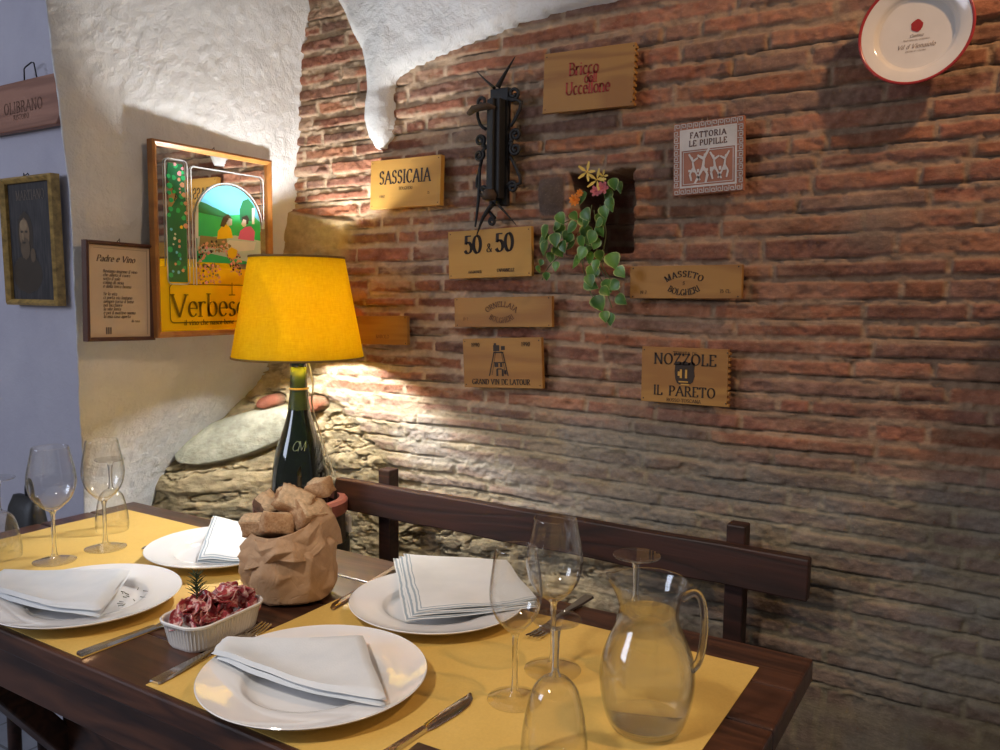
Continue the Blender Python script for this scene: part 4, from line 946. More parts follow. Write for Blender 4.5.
M['yel'] = plain('yellow_petal', (.75,.52,.10), .6); M['ora'] = plain('orange_petal', (.80,.25,.02), .6); M['pin'] = plain('pink_petal', (.62,.16,.17), .6)
flower(587,172,5,.020,M['yel'],.32); flower(597,180,5,.022,M['yel'],.28); flower(603,188,6,.013,M['pin'],.7,2); flower(596,191,6,.011,M['pin'],.7,2); flower(575,200,9,.012,M['ora'],.6,3); flower(580,193,8,.008,M['ora'],.6,2); flower(603,176,5,.012,M['yel'],.4)

# ------------------------------------------------------------------ things on the white pillar: mirror and poem
XP = -1.522
def px2(x, y, X=XP): q = onx(x, y, X); return q[1], q[2]
TL, TR, BL = px2(152,138), px2(272,157), px2(160,338)
y0, y1, z0, z1 = TL[0], TR[0], BL[1], TL[1]
mr = empty('advertising_mirror', (XP-.012, (y0+y1)/2, z0), label='printed wine advertising mirror in an orange wood frame behind the lamp, lettered Verbesco', cat='mirror')
OX, OY, OZ = mr.location
M['frame'] = wood('honey_frame_wood', (.50,.23,.06), (.36,.15,.04), rough=.35, scale=.8, rings=5)
t = NT('silvered_glass'); t.principled(Base_Color=(.78,.78,.76), Metallic=1., Roughness=.02); M['mirror'] = t.mat
def pframe(root, y0, y1, z0, z1, w_, xb, xf, mat, name='frame'):
    m = MB(); a, b, c_, d = y0-OY, y1-OY, z0-OZ, z1-OZ
    O_ = [(a,c_),(b,c_),(b,d),(a,d)]; I_ = [(a+w_,c_+w_),(b-w_,c_+w_),(b-w_,d-w_),(a+w_,d-w_)]; mid = [(a+w_*.4,c_+w_*.4),(b-w_*.4,c_+w_*.4),(b-w_*.4,d-w_*.4),(a+w_*.4,d-w_*.4)]
    R_ = [[(xb, *p) for p in O_], [(xf-.003, *p) for p in O_], [(xf, *p) for p in mid], [(xf-.006, *p) for p in I_], [(xb, *p) for p in I_]]
    v = [p for r in R_ for p in r]; f = []
    for i in range(5):
        for k in range(4): j = (k+1) % 4; f.append((i*4+k, i*4+j, ((i+1) % 5)*4+j, ((i+1) % 5)*4+k))
    m.add(v, f); return m.build(name, mat, root)
pframe(mr, y0, y1, z0, z1, .012, -.006, .014, M['frame'])
MB().box(-.004, .003, y0+.012-OY, y1-.012-OY, z0+.012-OZ, z1-.012-OZ).build('mirror_pane', M['mirror'], mr)
XL = [0]
def inkm(name, col, rough=.35): 
    M[name] = plain(name, col, rough, var=.04); return M[name]
def poly(name, pts, mat, lift, root=mr, X=XP):
    m = MB(); m.add([(.0035+lift*.0002, px2(x, y, X)[0]-OY, px2(x, y, X)[1]-OZ) for x, y in pts], [tuple(range(len(pts)))]); return m.build(name, mat, root)
def clipbox(x0, x1, yy0, yy1): return [(x0,yy0),(x1,yy0),(x1,yy1),(x0,yy1)]
Yp, Gp, Gd, Bp = inkm('print_yellow', (.95,.62,.01)), inkm('print_green', (.03,.48,.18)), inkm('print_dark_green', (.02,.17,.08)), inkm('print_sky', (.16,.60,.92))
Wp, Pp, Sp, Kp, Mp = inkm('print_silver', (.62,.66,.68)), inkm('print_pink', (.85,.36,.45)), inkm('print_salmon', (.72,.38,.24)), inkm('print_olive_line', (.20,.13,.01)), inkm('print_magenta', (.62,.13,.38))
# work in panel coordinates u,v (0..1, v up)
def uv_(u, v): return (y0-OY)+u*(y1-y0), v*(z1-z0)
def pj(x, y): a, b = px2(x, y); return (a-y0)/(y1-y0), (b-z0)/(z1-z0)
def shape(m, pts, lift, mi=0): m.add([(.0035+lift*.00025, *uv_(u, v)) for u, v in pts], [tuple(range(len(pts)))], mi)
def path(m, pts, wd, lift, closed=False, mi=0):
    Q = [Vector(uv_(u, v)) for u, v in pts]; n = len(Q)
    for i in range(n if closed else n-1):
        a, b = Q[i], Q[(i+1) % n]; d = (b-a)
        if d.length < 1e-7: continue
        d.normalize(); nn = Vector((-d.y, d.x))*wd/2; e = d*wd*.3
        m.add([(.0035+lift*.00025, *(a-e-nn)), (.0035+lift*.00025, *(a-e+nn)), (.0035+lift*.00025, *(b+e+nn)), (.0035+lift*.00025, *(b+e-nn))], [(0,1,2,3)], mi)
vy = pj(165,266)[1]
m = MB(); shape(m, [(.045,.035),(.955,.035),(.955,vy),(.045,vy)], 1); m.build('yellow_ground', Yp, mr)
def rr_(u0, u1, v0, v1, r=.03, n=5):
    P = []
    asp = (y1-y0)/(z1-z0)
    for cu, cv, a0 in ((u1-r, v1-r*asp, 0), (u0+r, v1-r*asp, 90), (u0+r, v0+r*asp, 180), (u1-r, v0+r*asp, 270)):
        for k in range(n+1): a = math.radians(a0+90*k/n); P.append((cu+r*math.cos(a), cv+r*asp*math.sin(a)))
    return P
uL0, uL1 = .10, .27; vB = pj(176,284)[1]; vT = pj(170,158)[1]+.0
asp = (y1-y0)/(z1-z0)
# flower panel at left
m = MB(); rg = random.Random(2)
def inside(u, v): return uL0+.012 < u < uL1-.012 and vB+.012 < v < vT-.012
m2 = MB()
BL = {}
def blob(m, u, v, r, lift, mi, n=8):
    L_ = BL.setdefault((id(m), lift), [])
    if any((u-a)**2+((v-b)/asp)**2 < (1.15*(r+c))**2 for a, b, c in L_): return
    L_.append((u, v, r)); shape(m, [(u+r*math.cos(2*PI*k/n)*(1+.2*math.sin(k*2.1+u*50)), v+r*asp*math.sin(2*PI*k/n)) for k in range(n)], lift, mi)
shape(m2, [(uL0+.01, vB+.01), (uL1-.01, vB+.01), (uL1-.01, vB+.42), (uL1-.03, vB+.62), (uL0+.03, vT-.02), (uL0+.02, vT-.10), (uL0+.10, vB+.45), (uL0+.01, vB+.35)], 2, 1)
mats = [Gp, Gd, Pp, Sp, Yp, Kp, Bp, inkm('print_white', (.75,.75,.72))]
for k in range(160):
    u = rg.uniform(uL0+.025, uL1-.025); v = rg.uniform(vB+.03, vT-.03); blob(m2, u, v, rg.uniform(.012, .022), 3, 0 if rg.random() < .6 else 1)
for k in range(150):
    t_ = rg.random(); u = uL0+.04+.02*math.sin(t_*5)+(.10 if t_ < .4 else .03+.07*(1-t_))*1; v = vB+.30+.55*t_; u = uL0+.035+(.05+.06*(1-t_))*(1+.4*math.sin(t_*7))+rg.uniform(-.016,.016)
    if inside(u, v): blob(m2, u, v, rg.uniform(.011,.018), 4, 2 if t_ > .45 else 3)
for k in range(18):
    u = rg.uniform(uL0+.03, uL1-.03); v = rg.uniform(vB+.03, vB+.30); blob(m2, u, v, rg.uniform(.007,.013), 4, rg.choice([3, 6, 7, 4, 1]))
for k in range(14):
    u = rg.uniform(uL1-.07, uL1-.03); v = rg.uniform(vT-.18, vT-.03); blob(m2, u, v, rg.uniform(.007,.012), 4, 2)
m2.build('flower_panel_print', mats, mr)
# arch window with view, two people at a table
uA0, uA1, vA0 = .335, .90, vB; cu = (uA0+uA1)/2; ru = (uA1-uA0)/2; vC = pj(195,222)[1]; rv = ru*asp*.98
arch = [(cu+ru*math.cos(a), vC+rv*math.sin(a)) for a in np.linspace(0, PI, 24)]
m3 = MB(); mt3 = [Bp, Gp, Gd, inkm('print_pale', (.55,.68,.62)), Yp, Mp, inkm('print_black', (.03,.02,.02)), Sp, mats[7], Pp, inkm('print_olive', (.26,.22,.10))]
shape(m3, arch[::1]+[(uA0, vC-.02), (uA1, vC-.02)], 2, 0)
hz = vC+.035
shape(m3, [(uA0+.004, vA0+.12), (uA1-.004, vA0+.12), (uA1-.004, hz), (uA1-.06, hz+.03), (cu+.12, hz+.035), (cu, hz+.02), (cu-.1, hz+.05), (uA0+.03, hz+.075), (uA0+.004, hz+.03)], 3, 1)
shape(m3, [(uA1-.19, hz+.0), (uA1-.05, hz), (uA1-.06, hz+.09), (uA1-.11, hz+.125), (uA1-.16, hz+.11), (uA1-.19, hz+.06)], 4, 2)
shape(m3, [(uA0+.01, hz+.02), (cu+.04, hz), (cu-.02, hz+.025), (uA0+.09, hz+.07), (uA0+.03, hz+.08)], 4, 2)
vTb = pj(225,238)[1]
shape(m3, [(uA0+.004, vA0+.18), (uA1-.004, vA0+.12), (uA1-.004, vTb+.0), (cu+.05, vTb+.02), (uA0+.10, vTb-.0), (uA0+.004, vTb)], 5, 3)
shape(m3, [(uA0+.02, vTb-.055), (cu-.02, vTb-.06), (cu-.03, vTb+.0), (uA0+.03, vTb+.005)], 6, 10)
def P3(pts, lift, mi): shape(m3, [pj(x, y) for x, y in pts], lift, mi)
P3([(219,239),(220,231),(224,226),(229,224),(233,229),(235,238)], 7, 4); P3([(222,226),(225,217),(230,214),(233,217),(229,222),(226,227)], 8, 6); P3([(228,223),(231,218),(234,219),(234,225),(230,226)], 8, 8)
P3([(240,239),(242,231),(247,227),(253,226),(257,232),(256,241)], 7, 5); P3([(244,224),(244,217),(249,215),(251,219),(250,224)], 8, 6); P3([(243,224),(245,219),(248,220),(248,226),(245,227)], 9, 8)
P3([(231,240),(258,242),(256,250),(236,252),(226,246)], 8, 8)
for x_, yb, yt in ((199,238,206),(255,224,208)): P3([(x_-1,yb),(x_+1.5,yb),(x_+1.5,yt),(x_-1,yt)], 6, 8)
rg = random.Random(5)
ring_ = []
for k in range(900):
    a = rg.uniform(-.3, PI+.5); q = rg.uniform(.62, 1.05); x_ = 218+25*q*math.cos(a); yy = 268-26*q*math.sin(a) if a < PI else 268+rg.uniform(-4, 16); 
    if a >= PI: x_ = rg.uniform(196, 222)
    u, v = pj(x_, yy)
    if uA0+.01 < u < uA1-.01 and v > vA0-.01: blob(m3, u, v, rg.uniform(.006, .013), 9+(k % 3), rg.choice([7, 7, 10, 9, 10, 7, 6]), 6)
P3([(230,257),(229,251),(233,247),(239,250),(238,256),(234,259)], 12, 4); P3([(229,281),(230,273),(237,271),(241,276),(239,284),(234,286)], 12, 4)
m3.build('window_scene_print', mt3, mr)
# silver outlines
m4 = MB(); path(m4, rr_(uL0, uL1, vB, vT), .0028, 13, True)
path(m4, [(uA0-.035, vB+.0), (uA0-.035, .88), (uA0-.02, .895), (.90, .895), (.925, .88), (.925, vC)], .0024, 13)
path(m4, [(cu+(ru+.012)*math.cos(a), vC+(rv+.010)*math.sin(a)) for a in np.linspace(0, PI, 30)]+[(uA0-.012, vB)], .0034, 14); m4.build('silver_outline_print', Wp, mr)
m5 = MB(); vv0, vv1 = pj(170,328)[1], pj(170,289)[1]
path(m5, rr_(.11, .90, .075, .075+(vv1-vv0)*1.0, .03), .0022, 12, True)
P0 = px2(176,316); hV = px2(177,295)[1]-px2(180,316)[1]
def puty(m, txt, y_, z_, lift=13): m.add([(.0035+lift*.00025, y_-OY+a, z_-OZ+b) for a, b in txt[0]], txt[1])
puty(m5, text2d('Verbesco', hV*1.05, sp=.03, thick=.13, thin=.05, serif=.11, center=False, xs=1.03), P0[0]-.006, P0[1]-.002)
pe = px2(186,322.5); puty(m5, text2d('il vino che nasce bene', .0105, sp=.10, thick=.24, thin=.10, center=False, xs=1.0), pe[0], pe[1]-.006)
for x_, ya, yb in ((233.5,283,295),): path(m5, [pj(x_, ya), pj(x_, yb)], .002, 14); path(m5, [pj(x_-3, yb), pj(x_+3, yb)], .002, 14)
m5.build('lettering', Kp, mr)
MB().tube([(0,-.004,z1-z0),(.004,0,z1-z0+.006),(0,.004,z1-z0)], .001, 6).build('hook', M['iron'], mr)

# poem in a dark frame
XQ = -1.535
c4 = [px2(83,241,XQ), px2(152,243,XQ), px2(157,338,XQ), px2(90,344,XQ)]
py0, py1, pz0, pz1 = (c4[0][0]+c4[3][0])/2, (c4[1][0]+c4[2][0])/2, (c4[2][1]+c4[3][1])/2, (c4[0][1]+c4[1][1])/2
pm_ = empty('framed_poem', (XQ-.012, (py0+py1)/2, pz0), (-.02, 0, 0), 'small handwritten poem in a thin dark wood frame left of the mirror', 'picture')
OX, OY, OZ = pm_.location
M['dkframe'] = plain('dark_brown_frame', (.10,.04,.025), .35)
pframe(pm_, py0, py1, pz0, pz1, .008, -.006, .013, M['dkframe'])
M['parch'] = plain('cream_paper', (.62,.50,.36), .45, var=.05, scale=12)
MB().box(-.004, .004, py0+.004-OY, py1-.004-OY, pz0+.004-OZ, pz1-.004-OZ).build('paper', M['parch'], pm_)
m = MB(); PW = py1-py0; PH = pz1-pz0; X_ = .0045
M['grey_ink'] = plain('faded_ink', (.16,.12,.10), .7)
m.add([(X_, a-OY+py0, b) for a, b in [(0,0)]], [])
def tp(s_, u, v, h_, **k): m.add([(X_, py0-OY+PW*u+a, PH*v+b) for a, b in text2d(s_, h_, center=False, **k)[0]], text2d(s_, h_, center=False, **k)[1])
tp('Padre e Vino', .16, .80, .012, slant=.3, thick=.22, sp=.06)
ls = ['Beviamo insieme il vino', 'che allieta il cuore', 'sotto il sole', 'colmo di gioia', 'e della terra buona', '', 'Se la vita', 'ci porta via lontano', 'sempre torna il bene', 'nel bicchiere', 'la vite lenta', 'e poi il mattino suona', 'la mia casa aperta']
for i, s_ in enumerate(ls): tp(s_, .25, .69-.038*i, .0062, thick=.2, slant=.2, sp=.04)
tp('di casa', .66, .19, .005, thick=.2)
for a, b in ((.28,.07),(.31,.07),(.34,.07)): m.add([(X_, py0-OY+PW*a, PH*b), (X_, py0-OY+PW*(a+.022), PH*b), (X_, py0-OY+PW*(a+.022), PH*(b+.07)), (X_, py0-OY+PW*a, PH*(b+.07))], [(0,1,2,3)])
m.build('writing', M['grey_ink'], pm_)
m = MB()
for a, b, c_, d in ((.9,.06,.905,.94),(.12,.93,.9,.933)): m.add([(X_, py0-OY+PW*a, PH*b), (X_, py0-OY+PW*c_, PH*b), (X_, py0-OY+PW*c_, PH*d), (X_, py0-OY+PW*a, PH*d)], [(0,1,2,3)])
m.build('ruled_border', M['grey_ink'], pm_)
MB().tube([(0,-.003,PH),(.004,0,PH+.007),(0,.003,PH)], .001, 6).build('hook', M['iron'], pm_)

# ------------------------------------------------------------------ plaque and portrait on the lilac wall
YL = 1.19
P = [ony(x, y, YL-.02) for x, y in [(0,80),(58,71),(60,122),(0,134)]]
pq = empty('wooden_plaque', (P[1][0], YL-.002, P[3][2]), (0, 0, 0), 'reddish wooden plaque with carved letters hanging from a wire at the top left', 'sign')
hh = P[1][2]-P[2][2]; ww = .34; dz = P[0][2]-P[1][2]
m = MB(); pr_ = [(-ww, -.0), (-.012, 0.0), (.004, .018), (.004, hh), (-ww, hh)]
v = [(a, y_, b) for y_ in (-.022, 0) for a, b in pr_]; n = len(pr_); f = [tuple(range(n)), tuple(reversed(range(n, 2*n)))]+[(i, (i+1) % n, (i+1) % n+n, i+n) for i in range(n)]
m.add(v, f).build('board', M['plaque'], pq, bevel=.003)
m = MB(); put(m, text2d('OLIBRANO', .027, sp=.14, thick=.13, thin=.07), (-.155, -.0226, hh*.36)); put(m, text2d('RISTORO', .012, sp=.2), (-.165, -.0226, hh*.22)); m.build('carved_lettering', plain('carved_shadow_brown', (.17,.08,.05), .8), pq)
m = MB(); m.tube([(-.165,-.010,hh-.004),(-.160,-.012,hh+.03),(-.155,-.012,hh+.034),(-.125,-.012,hh+.042),(-.115,-.012,hh+.040),(-.105,-.010,hh-.004)], .0018, 8); m.build('wire_hanger', M['iron'], pq, True)
P = [ony(x, y, YL-.02) for x, y in [(0,177),(52,173),(60,306),(0,303)]]
x1 = (P[1][0]+P[2][0])/2; z1_ = P[1][2]; z0_ = P[2][2]; ww = .24; hh = z1_-z0_
pt_ = empty('framed_portrait', (x1-ww/2, YL, z0_), (.015, 0, 0), 'dark old portrait of a bearded person in a worn gilt frame at the left edge', 'painting')
M['gilt'] = plain('worn_gilt', (.40,.25,.07), .5, .1, var=.45, scale=60, bump=.4)
m = MB(); a = ww/2; w_ = .015
O_ = [(-a,0),(a,0),(a,hh),(-a,hh)]; mid = [(-a+.006,.006),(a-.006,.006),(a-.006,hh-.006),(-a+.006,hh-.006)]; I_ = [(-a+w_,w_),(a-w_,w_),(a-w_,hh-w_),(-a+w_,hh-w_)]
R_ = [[(x_, 0, z_) for x_, z_ in O_], [(x_, -.022, z_) for x_, z_ in O_], [(x_, -.028, z_) for x_, z_ in mid], [(x_, -.018, z_) for x_, z_ in I_], [(x_, 0, z_) for x_, z_ in I_]]
v = [p for r in R_ for p in r]; f = [(i*4+k, i*4+(k+1) % 4, ((i+1) % 5)*4+(k+1) % 4, ((i+1) % 5)*4+k) for i in range(5) for k in range(4)]
m.add(v, f).build('gilt_frame', M['gilt'], pt_)
t = NT('dark_canvas'); v_ = t.obj(); nz = t.noise(t.n('Mapping', Vector=v_, Scale=(120, 1, 14)).outputs[0], 1, 5, .6); s = t.n('SeparateXYZ', Vector=v_); 
c = t.mix(t.mapr(nz, .4, .65), (.014,.012,.014), (.05,.042,.042)); t.principled(Base_Color=c, Roughness=.55, Normal=t.bump(nz, .3, .001)); M['canvas'] = t.mat
MB().box(-a+.015, a-.015, -.010, -.002, .015, hh-.015).build('canvas', M['canvas'], pt_)
def ell(m, cx, cz, rx, rz, y_, n=20, mi=0): m.add([(cx+rx*math.cos(2*PI*k/n), y_, cz+rz*math.sin(2*PI*k/n)*(1+.06*math.sin(3*k))) for k in range(n)], [tuple(range(n))], mi)
sk = [plain('dim_skin_paint', (.20,.125,.07), .4), plain('dim_beard_paint', (.115,.075,.045), .4), plain('dark_hair_paint', (.04,.028,.02), .4), plain('light_skin_paint', (.27,.18,.10), .4)]
m = MB(); fx = -.032; fz = hh*.55
ell(m, fx, fz, .036, .060, -.0104, mi=2); ell(m, fx-.004, fz+.004, .024, .040, -.0107, mi=0); ell(m, fx-.006, fz+.026, .018, .014, -.0110, mi=3); ell(m, fx-.002, fz-.034, .022, .028, -.0110, mi=1); ell(m, fx-.010, fz-.002, .004, .012, -.0112, mi=3)
ell(m, fx-.015, fz+.009, .006, .003, -.0113, mi=2); ell(m, fx+.006, fz+.009, .006, .003, -.0113, mi=2); ell(m, fx-.007, fz-.019, .008, .0025, -.0113, mi=2); ell(m, fx+.032, fz-.052, .012, .018, -.0108, mi=1); ell(m, fx, fz-.10, .07, .05, -.0102, mi=2)
m.build('painted_figure', sk, pt_)
m = MB(); put(m, text2d('MARTIANO', .024, xs=.8, sp=.1, thick=.10, thin=.05), (-.0, -.0108, hh-.058)); m.build('painted_lettering', plain('faded_lettering_paint', (.16,.12,.09), .5), pt_)
MB().tube([(-.035,-.004,hh),(-.030,-.006,hh+.010),(-.024,-.008,hh+.003),(-.012,-.006,hh+.009),(-.005,-.004,hh)], .0014, 6).build('hook', M['iron'], pt_)

# dark handbag on a stool beyond the table's left end
st_ = empty('wooden_stool', (-1.885, .97, 0), label='dark wooden stool at the far left behind the table end', cat='stool')
MB().lathe([(0,.62),(.11,.62),(.115,.625),(.115,.645),(.11,.65),(0,.65)], 32).build('seat', M['benchwood'], st_, 'auto')
for k in range(4):
    a = PI/4+k*PI/2; MB().tube([(.10*math.cos(a), .10*math.sin(a), 0), (.08*math.cos(a), .08*math.sin(a), .62)], .014, 10).build('leg', M['benchwood'], st_, True)
hb = empty('handbag', (-1.852, .97, .652), label='small black handbag with a loop handle at the left edge behind the glasses', cat='bag')
m = MB(); nn = 20; v = []; 
for i, (z, wx_, wy_) in enumerate(((0,.055,.028),(.01,.060,.032),(.06,.060,.030),(.11,.052,.022),(.135,.045,.010),(.138,.03,.004))):
    for k in range(nn): a = 2*PI*k/nn; v.append((wx_*(abs(math.cos(a))**.6)*(1 if math.cos(a) > 0 else -1), wy_*(abs(math.sin(a))**.6)*(1 if math.sin(a) > 0 else -1), z))
f = [(i*nn+k, i*nn+(k+1) % nn, (i+1)*nn+(k+1) % nn, (i+1)*nn+k) for i in range(5) for k in range(nn)]+[tuple(range(nn)), tuple(5*nn+k for k in range(nn))]
M['blackl'] = plain('black_leather', (.012,.012,.013), .5, bump=.3, scale=150)
m.add(v, f).build('bag_body', M['blackl'], hb, True); MB().tube(catmull([(.005,0,.130),(.004,0,.155),(.015,0,.175),(.027,0,.160),(.030,0,.130)], 6), .004, 8).build('loop_handle', M['blackl'], hb, True)

# ------------------------------------------------------------------ bench behind the table
bn = empty('wooden_bench', (-.795, 1.40, 0), label='dark wooden bench with a single back rail between table and brick wall', cat='bench')
b0, b1 = -1.326-(-.795), -.262-(-.795)
m = MB(); N = 14; v = []
for i in range(N+1):
    x = b0+(b1-b0)*i/N; w_ = .0015*math.sin(i*1.7)
    v += [(x, .018, .7455+w_), (x, -.006, .7455+w_), (x+.004*(i == 0), -.006+.004, .8165+w_*.5), (x+.004*(i == 0), .022, .8165+w_*.5)]
f = [(i*4+k, i*4+(k+1) % 4, i*4+4+(k+1) % 4, i*4+4+k) for i in range(N) for k in range(4)]+[(0,1,2,3), tuple(N*4+k for k in (3,2,1,0))]
m.add(v, f).build('back_rail', M['benchwood'], bn, bevel=.003)
for px_ in (-1.195, -.392):
    x = px_+.795; m = MB(); m.bar((x, .040, .0), (x, .040, .848), .034, .034, up=(0,1,0)); m.build('post', M['benchwood'], bn, bevel=.003)
MB().box(b0-.02, b1+.02, -.26, .02, .425, .455).build('seat', M['benchwood'], bn, bevel=.004)
for px_ in (-1.195, -.392): MB().box(px_+.795-.02, px_+.795+.02, -.24, -.20, 0, .425).build('leg', M['benchwood'], bn, bevel=.003)
MB().box(b0+.02, b1-.02, -.235, -.215, .34, .425).build('seat_rail', M['benchwood'], bn)

# ------------------------------------------------------------------ tub, bottle lamp
tub = empty('wooden_tub', (-1.352, 1.318, 0), label='round dark wooden tub with reddish rim holding the bottle lamp', cat='tub')
M['tubdark'] = wood('dark_stave_wood', (.055,.035,.025), (.025,.018,.014), rough=.6, grain='z'); M['tubrim'] = plain('reddish_rim_wood', (.30,.10,.075), .45, bump=.2)
tp_ = [(0,0),(.098,0),(.105,.15),(.108,.40),(.105,.62),(.098,.765),(.091,.765),(.094,.62),(.092,.60),(0,.60)]
MB().lathe(tp_, 40).build('tub_body', M['tubdark'], tub, 'auto')
MB().lathe([(.0985,.748),(.105,.753),(.106,.778),(.100,.785),(.087,.785),(.0875,.766),(.0965,.766),(.0985,.748)], 40).build('rim', M['tubrim'], tub, 'auto')
for z in (.3, .66): MB().lathe([(.1040,z),(.1095,z),(.1095,z+.03),(.1040,z+.03),(.1040,z)], 40).build('hoop', M['iron'], tub, 'auto')
LX, LY = -1.347, 1.312
lp = empty('bottle_lamp', (LX, LY, .602), label='table lamp made from a big dark green wine bottle with a yellow fabric shade', cat='lamp')
t = NT('dark_green_bottle'); t.principled(Base_Color=(.004,.009,.006), Roughness=.06, Coat_Weight=.5, Specular_IOR_Level=.6); M['bottle'] = t.mat
Z0 = .602
bp = sm([(.045,0),(.060,.006),(.0635,.03),(.0640,.12),(.0640,.20),(.0600,.25),(.0500,.30),(.0350,.345),(.0240,.385),(.0185,.420),(.0170,.450),(.0165,.480)], 5)
MB().lathe([(0,.012),(.03,.008),(.045,0)]+bp+[(.0195,.484),(.0195,.496),(.0165,.500),(0,.500)], 64).build('bottle', M['bottle'], lp, True)
M['foil'] = plain('green_bottle_neck', (.022,.036,.024), .25, 0, var=.3); M['cream'] = plain('cream_plastic', (.66,.58,.40), .4); M['gold'] = plain('brass', (.55,.38,.14), .3, .8)
MB().lathe([(.0250,.386),(.0202,.420),(.0186,.450),(.0180,.484),(.0168,.484),(.0165,.450),(.0180,.420),(.0230,.386)], 48).build('neck_foil', M['foil'], lp, True)
MB().lathe([(.0185,.430),(.0222,.4305),(.0222,.4345),(.0185,.435)], 36).build('neck_ring', M['gold'], lp, True)
m = MB(); put(m, text2d('CM', .020, thick=.10, thin=.06, slant=.3, sp=-.1, serif=.05), (0,0,0))
aA = math.atan2(-LY, -LX)-.05; v2 = []
for x_, y_, z_ in m.v: aa = aA+x_/.052; rr = .0525+(.332-.300-z_)*.0+.0006; zz2 = .300+z_; rl = np.interp(zz2, [q[1] for q in bp], [q[0] for q in bp])+.0008; v2.append((rl*math.cos(aa), rl*math.sin(aa), zz2))
m.v = v2; m.build('embossed_monogram', plain('pale_emboss', (.16,.20,.15), .3), lp)
# paper label low on the bottle, a dark glassy rounded rectangle with pale edge
m = MB(); n_ = 24; 
for i in range(n_):
    a0 = aA-.55+.78*i/n_; a1 = aA-.55+.78*(i+1)/n_
    m.add([(.0646*math.cos(a0), .0646*math.sin(a0), .165), (.0646*math.cos(a1), .0646*math.sin(a1), .165), (.0646*math.cos(a1), .0646*math.sin(a1), .198), (.0646*math.cos(a0), .0646*math.sin(a0), .198)], [(0,1,2,3)])
m.build('label', plain('dark_green_label', (.03,.05,.045), .3), lp)
m = MB(); P = [(.0652*math.cos(aA-.55+.78*u), .0652*math.sin(aA-.55+.78*u), z) for u, z in [(0,.165),(0,.190),(.04,.197),(.1,.199)]+[(.1+.8*k/10,.199) for k in range(1, 10)]+[(.9,.199),(.96,.197),(1,.19),(1,.165)]]; m.tube(P, .0009, 6); m.build('label_edge', plain('pale_green_edge', (.20,.26,.22), .3), lp, True)
MB().lathe([(0,.500),(.012,.500),(.014,.505),(.014,.535),(.016,.540),(.016,.565),(.012,.570),(0,.570)], 24).build('lamp_holder', M['gold'], lp, 'auto')
sb, st2 = 1.105-Z0, 1.325-Z0; rb_, rt_ = .1445, .1035
t = NT('yellow_shade_fabric'); v_ = t.obj(); w1 = t.noise(t.n('Mapping', Vector=v_, Scale=(1,1,9)).outputs[0], 60, 4); w2 = t.noise(t.n('Mapping', Vector=v_, Scale=(7,7,.6)).outputs[0], 50, 4); n3 = t.noise(v_, 18, 4)
k = t.math('ADD', t.math('MULTIPLY', w1, .5), t.math('MULTIPLY', w2, .5)); c = t.mix(t.mapr(k, .38, .62), (.80,.54,.012), (.90,.66,.02)); c = t.mix(t.mapr(n3, .5, .7, 0, .3), c, (.78,.55,.04))
df = t.n('BsdfDiffuse', Color=c).outputs[0]; tr = t.n('BsdfTranslucent', Color=c).outputs[0]; mx = t.n('MixShader', i0=.27, i1=df, i2=tr); t.t.links.new(mx.outputs[0], t.out.inputs[0]); M['shade'] = t.mat
MB().lathe([(rb_,sb),(rt_,st2),(rt_-.0012,st2),(rb_-.0012,sb),(rb_,sb)], 96).build('lampshade', M['shade'], lp, True)
M['trim'] = plain('bronze_trim', (.20,.12,.03), .6)
for z, r in ((sb, rb_), (st2, rt_)): MB().lathe([(r-.002,z-.002),(r+.0012,z-.002),(r+.0010,z+.0025),(r-.002,z+.0025),(r-.002,z-.002)], 96).build('shade_trim', M['trim'], lp, True)
m = MB()
for k in range(3): a = k*2*PI/3+.4; m.tube([(0,0,st2-.02), ((rt_-.001)*math.cos(a), (rt_-.001)*math.sin(a), st2-.002)], .0012, 6)
m.tube([(.018,0,.56),(.03,0,.60),(.02,0,st2-.03),(0,0,st2-.02)], .0012, 6); m.tube([(-.018,0,.56),(-.03,0,.60),(-.02,0,st2-.03),(0,0,st2-.02)], .0012, 6); m.build('shade_carrier', M['gold'], lp)
t = NT('opal_bulb'); em = t.n('Emission', Color=(.98,.975,.97), Strength=950.).outputs[0]; t.t.links.new(em, t.out.inputs[0]); M['bulb'] = t.mat
MB().lathe([(0,.628),(.010,.625),(.017,.617),(.0195,.606),(.018,.594),(.013,.582),(.010,.572),(0,.571)], 24).build('bulb', M['bulb'], lp, True)
def lw(x, y, Y): q = ony(x, y, Y); return (q[0]-LX, q[1]-LY, q[2]-Z0)
m = MB(); m.tube(catmull([(.012,.016,.50),(.020,.024,.44),lw(312,405,1.35),lw(322,440,1.40),lw(333,472,1.42),lw(342,495,1.42),lw(346,513,1.40)], 6), .0018, 7); m.tube(catmull([lw(349,534,1.39),lw(350,550,1.40),lw(350,580,1.41),lw(352,680,1.42),lw(352,760,1.42)], 6), .0018, 7); m.build('cord', M['cream'], lp, True)
q = lw(348,523,1.385); m = MB(); m.box(q[0]-.0085, q[0]+.0085, q[1]-.006, q[1]+.006, q[2]-.021, q[2]+.021); sw = m.build('switch', plain('white_plastic', (.72,.70,.66), .35), lp, bevel=.005)
m = MB(); m.lathe([(.0045,0),(.0045,.0015),(.003,.002),(0,.002)], 16); m.v = [(x+q[0], -z+q[1]-.006, y+q[2]) for x, y, z in m.v]; m.build('switch_button', M['cream'], lp)

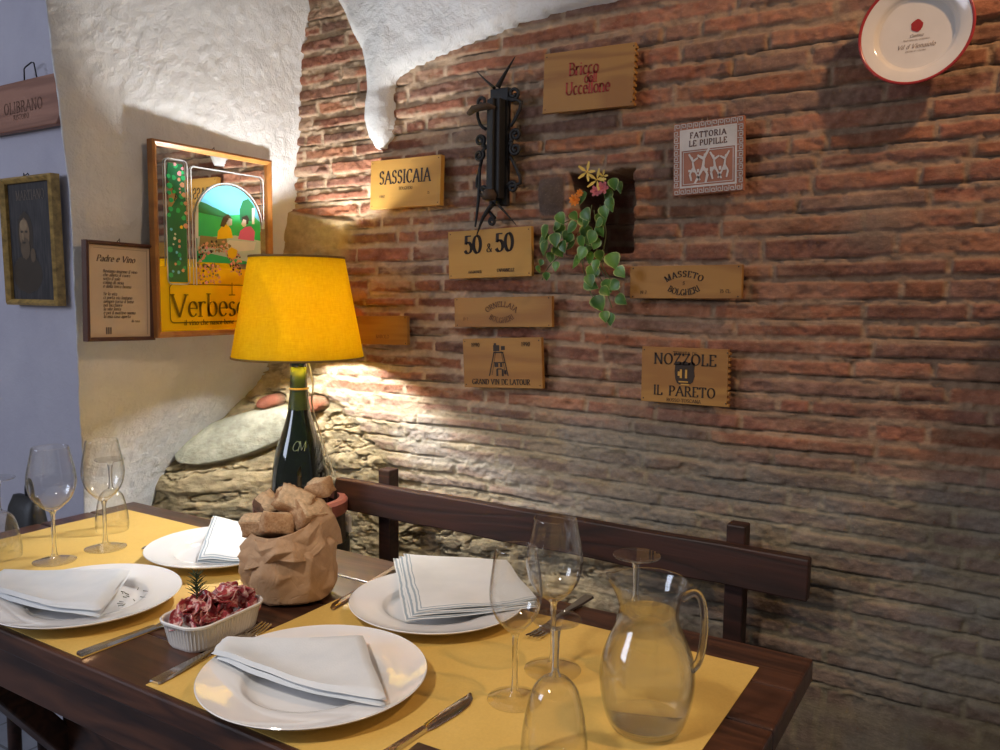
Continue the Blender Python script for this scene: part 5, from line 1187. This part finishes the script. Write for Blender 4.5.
# finer pieces belong to their part
def nest(root, part, kids):
    P_ = [o for o in root.children if o.name.split('.')[0] == part][0]
    for o in list(root.children):
        if o.name.split('.')[0] in kids: o.parent = P_
nest(lp, 'lampshade', ('shade_trim', 'shade_carrier')); nest(lp, 'bottle', ('neck_foil', 'neck_ring', 'embossed_monogram', 'label', 'label_edge')); nest(lp, 'switch', ('switch_button',)); nest(lp, 'lamp_holder', ('bulb',))
nest(mr, 'mirror_pane', ('yellow_ground', 'flower_panel_print', 'window_scene_print', 'silver_outline_print', 'lettering')); nest(pm_, 'paper', ('writing', 'ruled_border')); nest(pt_, 'canvas', ('painted_figure', 'painted_lettering'))

# ------------------------------------------------------------------ light
def light(name, typ, loc, energy, col, **k):
    l = bpy.data.lights.new(name, typ); l.energy = energy; l.color = col
    for a, b in k.items(): setattr(l, a, b)
    o = bpy.data.objects.new(name, l); COL.objects.link(o); o.location = loc; return o
def aim(o, tgt): o.rotation_euler = (Vector(tgt)-o.location).to_track_quat('-Z', 'Y').to_euler()
s = light('ceiling_spot_light', 'SPOT', (.42, 1.0, 2.32), 30, (1., .64, .36), shadow_soft_size=.03, spot_size=math.radians(95), spot_blend=.7); aim(s, (-.30, 1.40, 1.45))
s = light('table_fill_light', 'SPOT', (-.75, -.40, 2.33), 64, (1., .90, .79), shadow_soft_size=.10, spot_size=math.radians(54), spot_blend=1.); aim(s, (-.68, .82, .80))  # added fill aimed at the table, stands in for general room light
s = light('window_daylight', 'AREA', (-3.0, -1.6, 2.0), 34, (.72, .80, 1.), shape='RECTANGLE', size=1.2, size_y=1.2); aim(s, (-1.6, 1.2, 1.1))
w = bpy.data.worlds.new('room'); sc.world = w; w.use_nodes = True; w.node_tree.nodes['Background'].inputs[0].default_value = (.62, .58, .56, 1); w.node_tree.nodes['Background'].inputs[1].default_value = .18

sc.view_settings.view_transform = 'Standard'; sc.view_settings.look = 'None'; sc.view_settings.gamma = 1; sc.view_settings.exposure = 0.2; sc.view_settings.use_curve_mapping = False
c = sc.cycles; c.use_denoising = True; c.max_bounces = 14; c.transparent_max_bounces = 24; c.transmission_bounces = 10; c.glossy_bounces = 5; c.sample_clamp_indirect = 4.; c.blur_glossy = .5
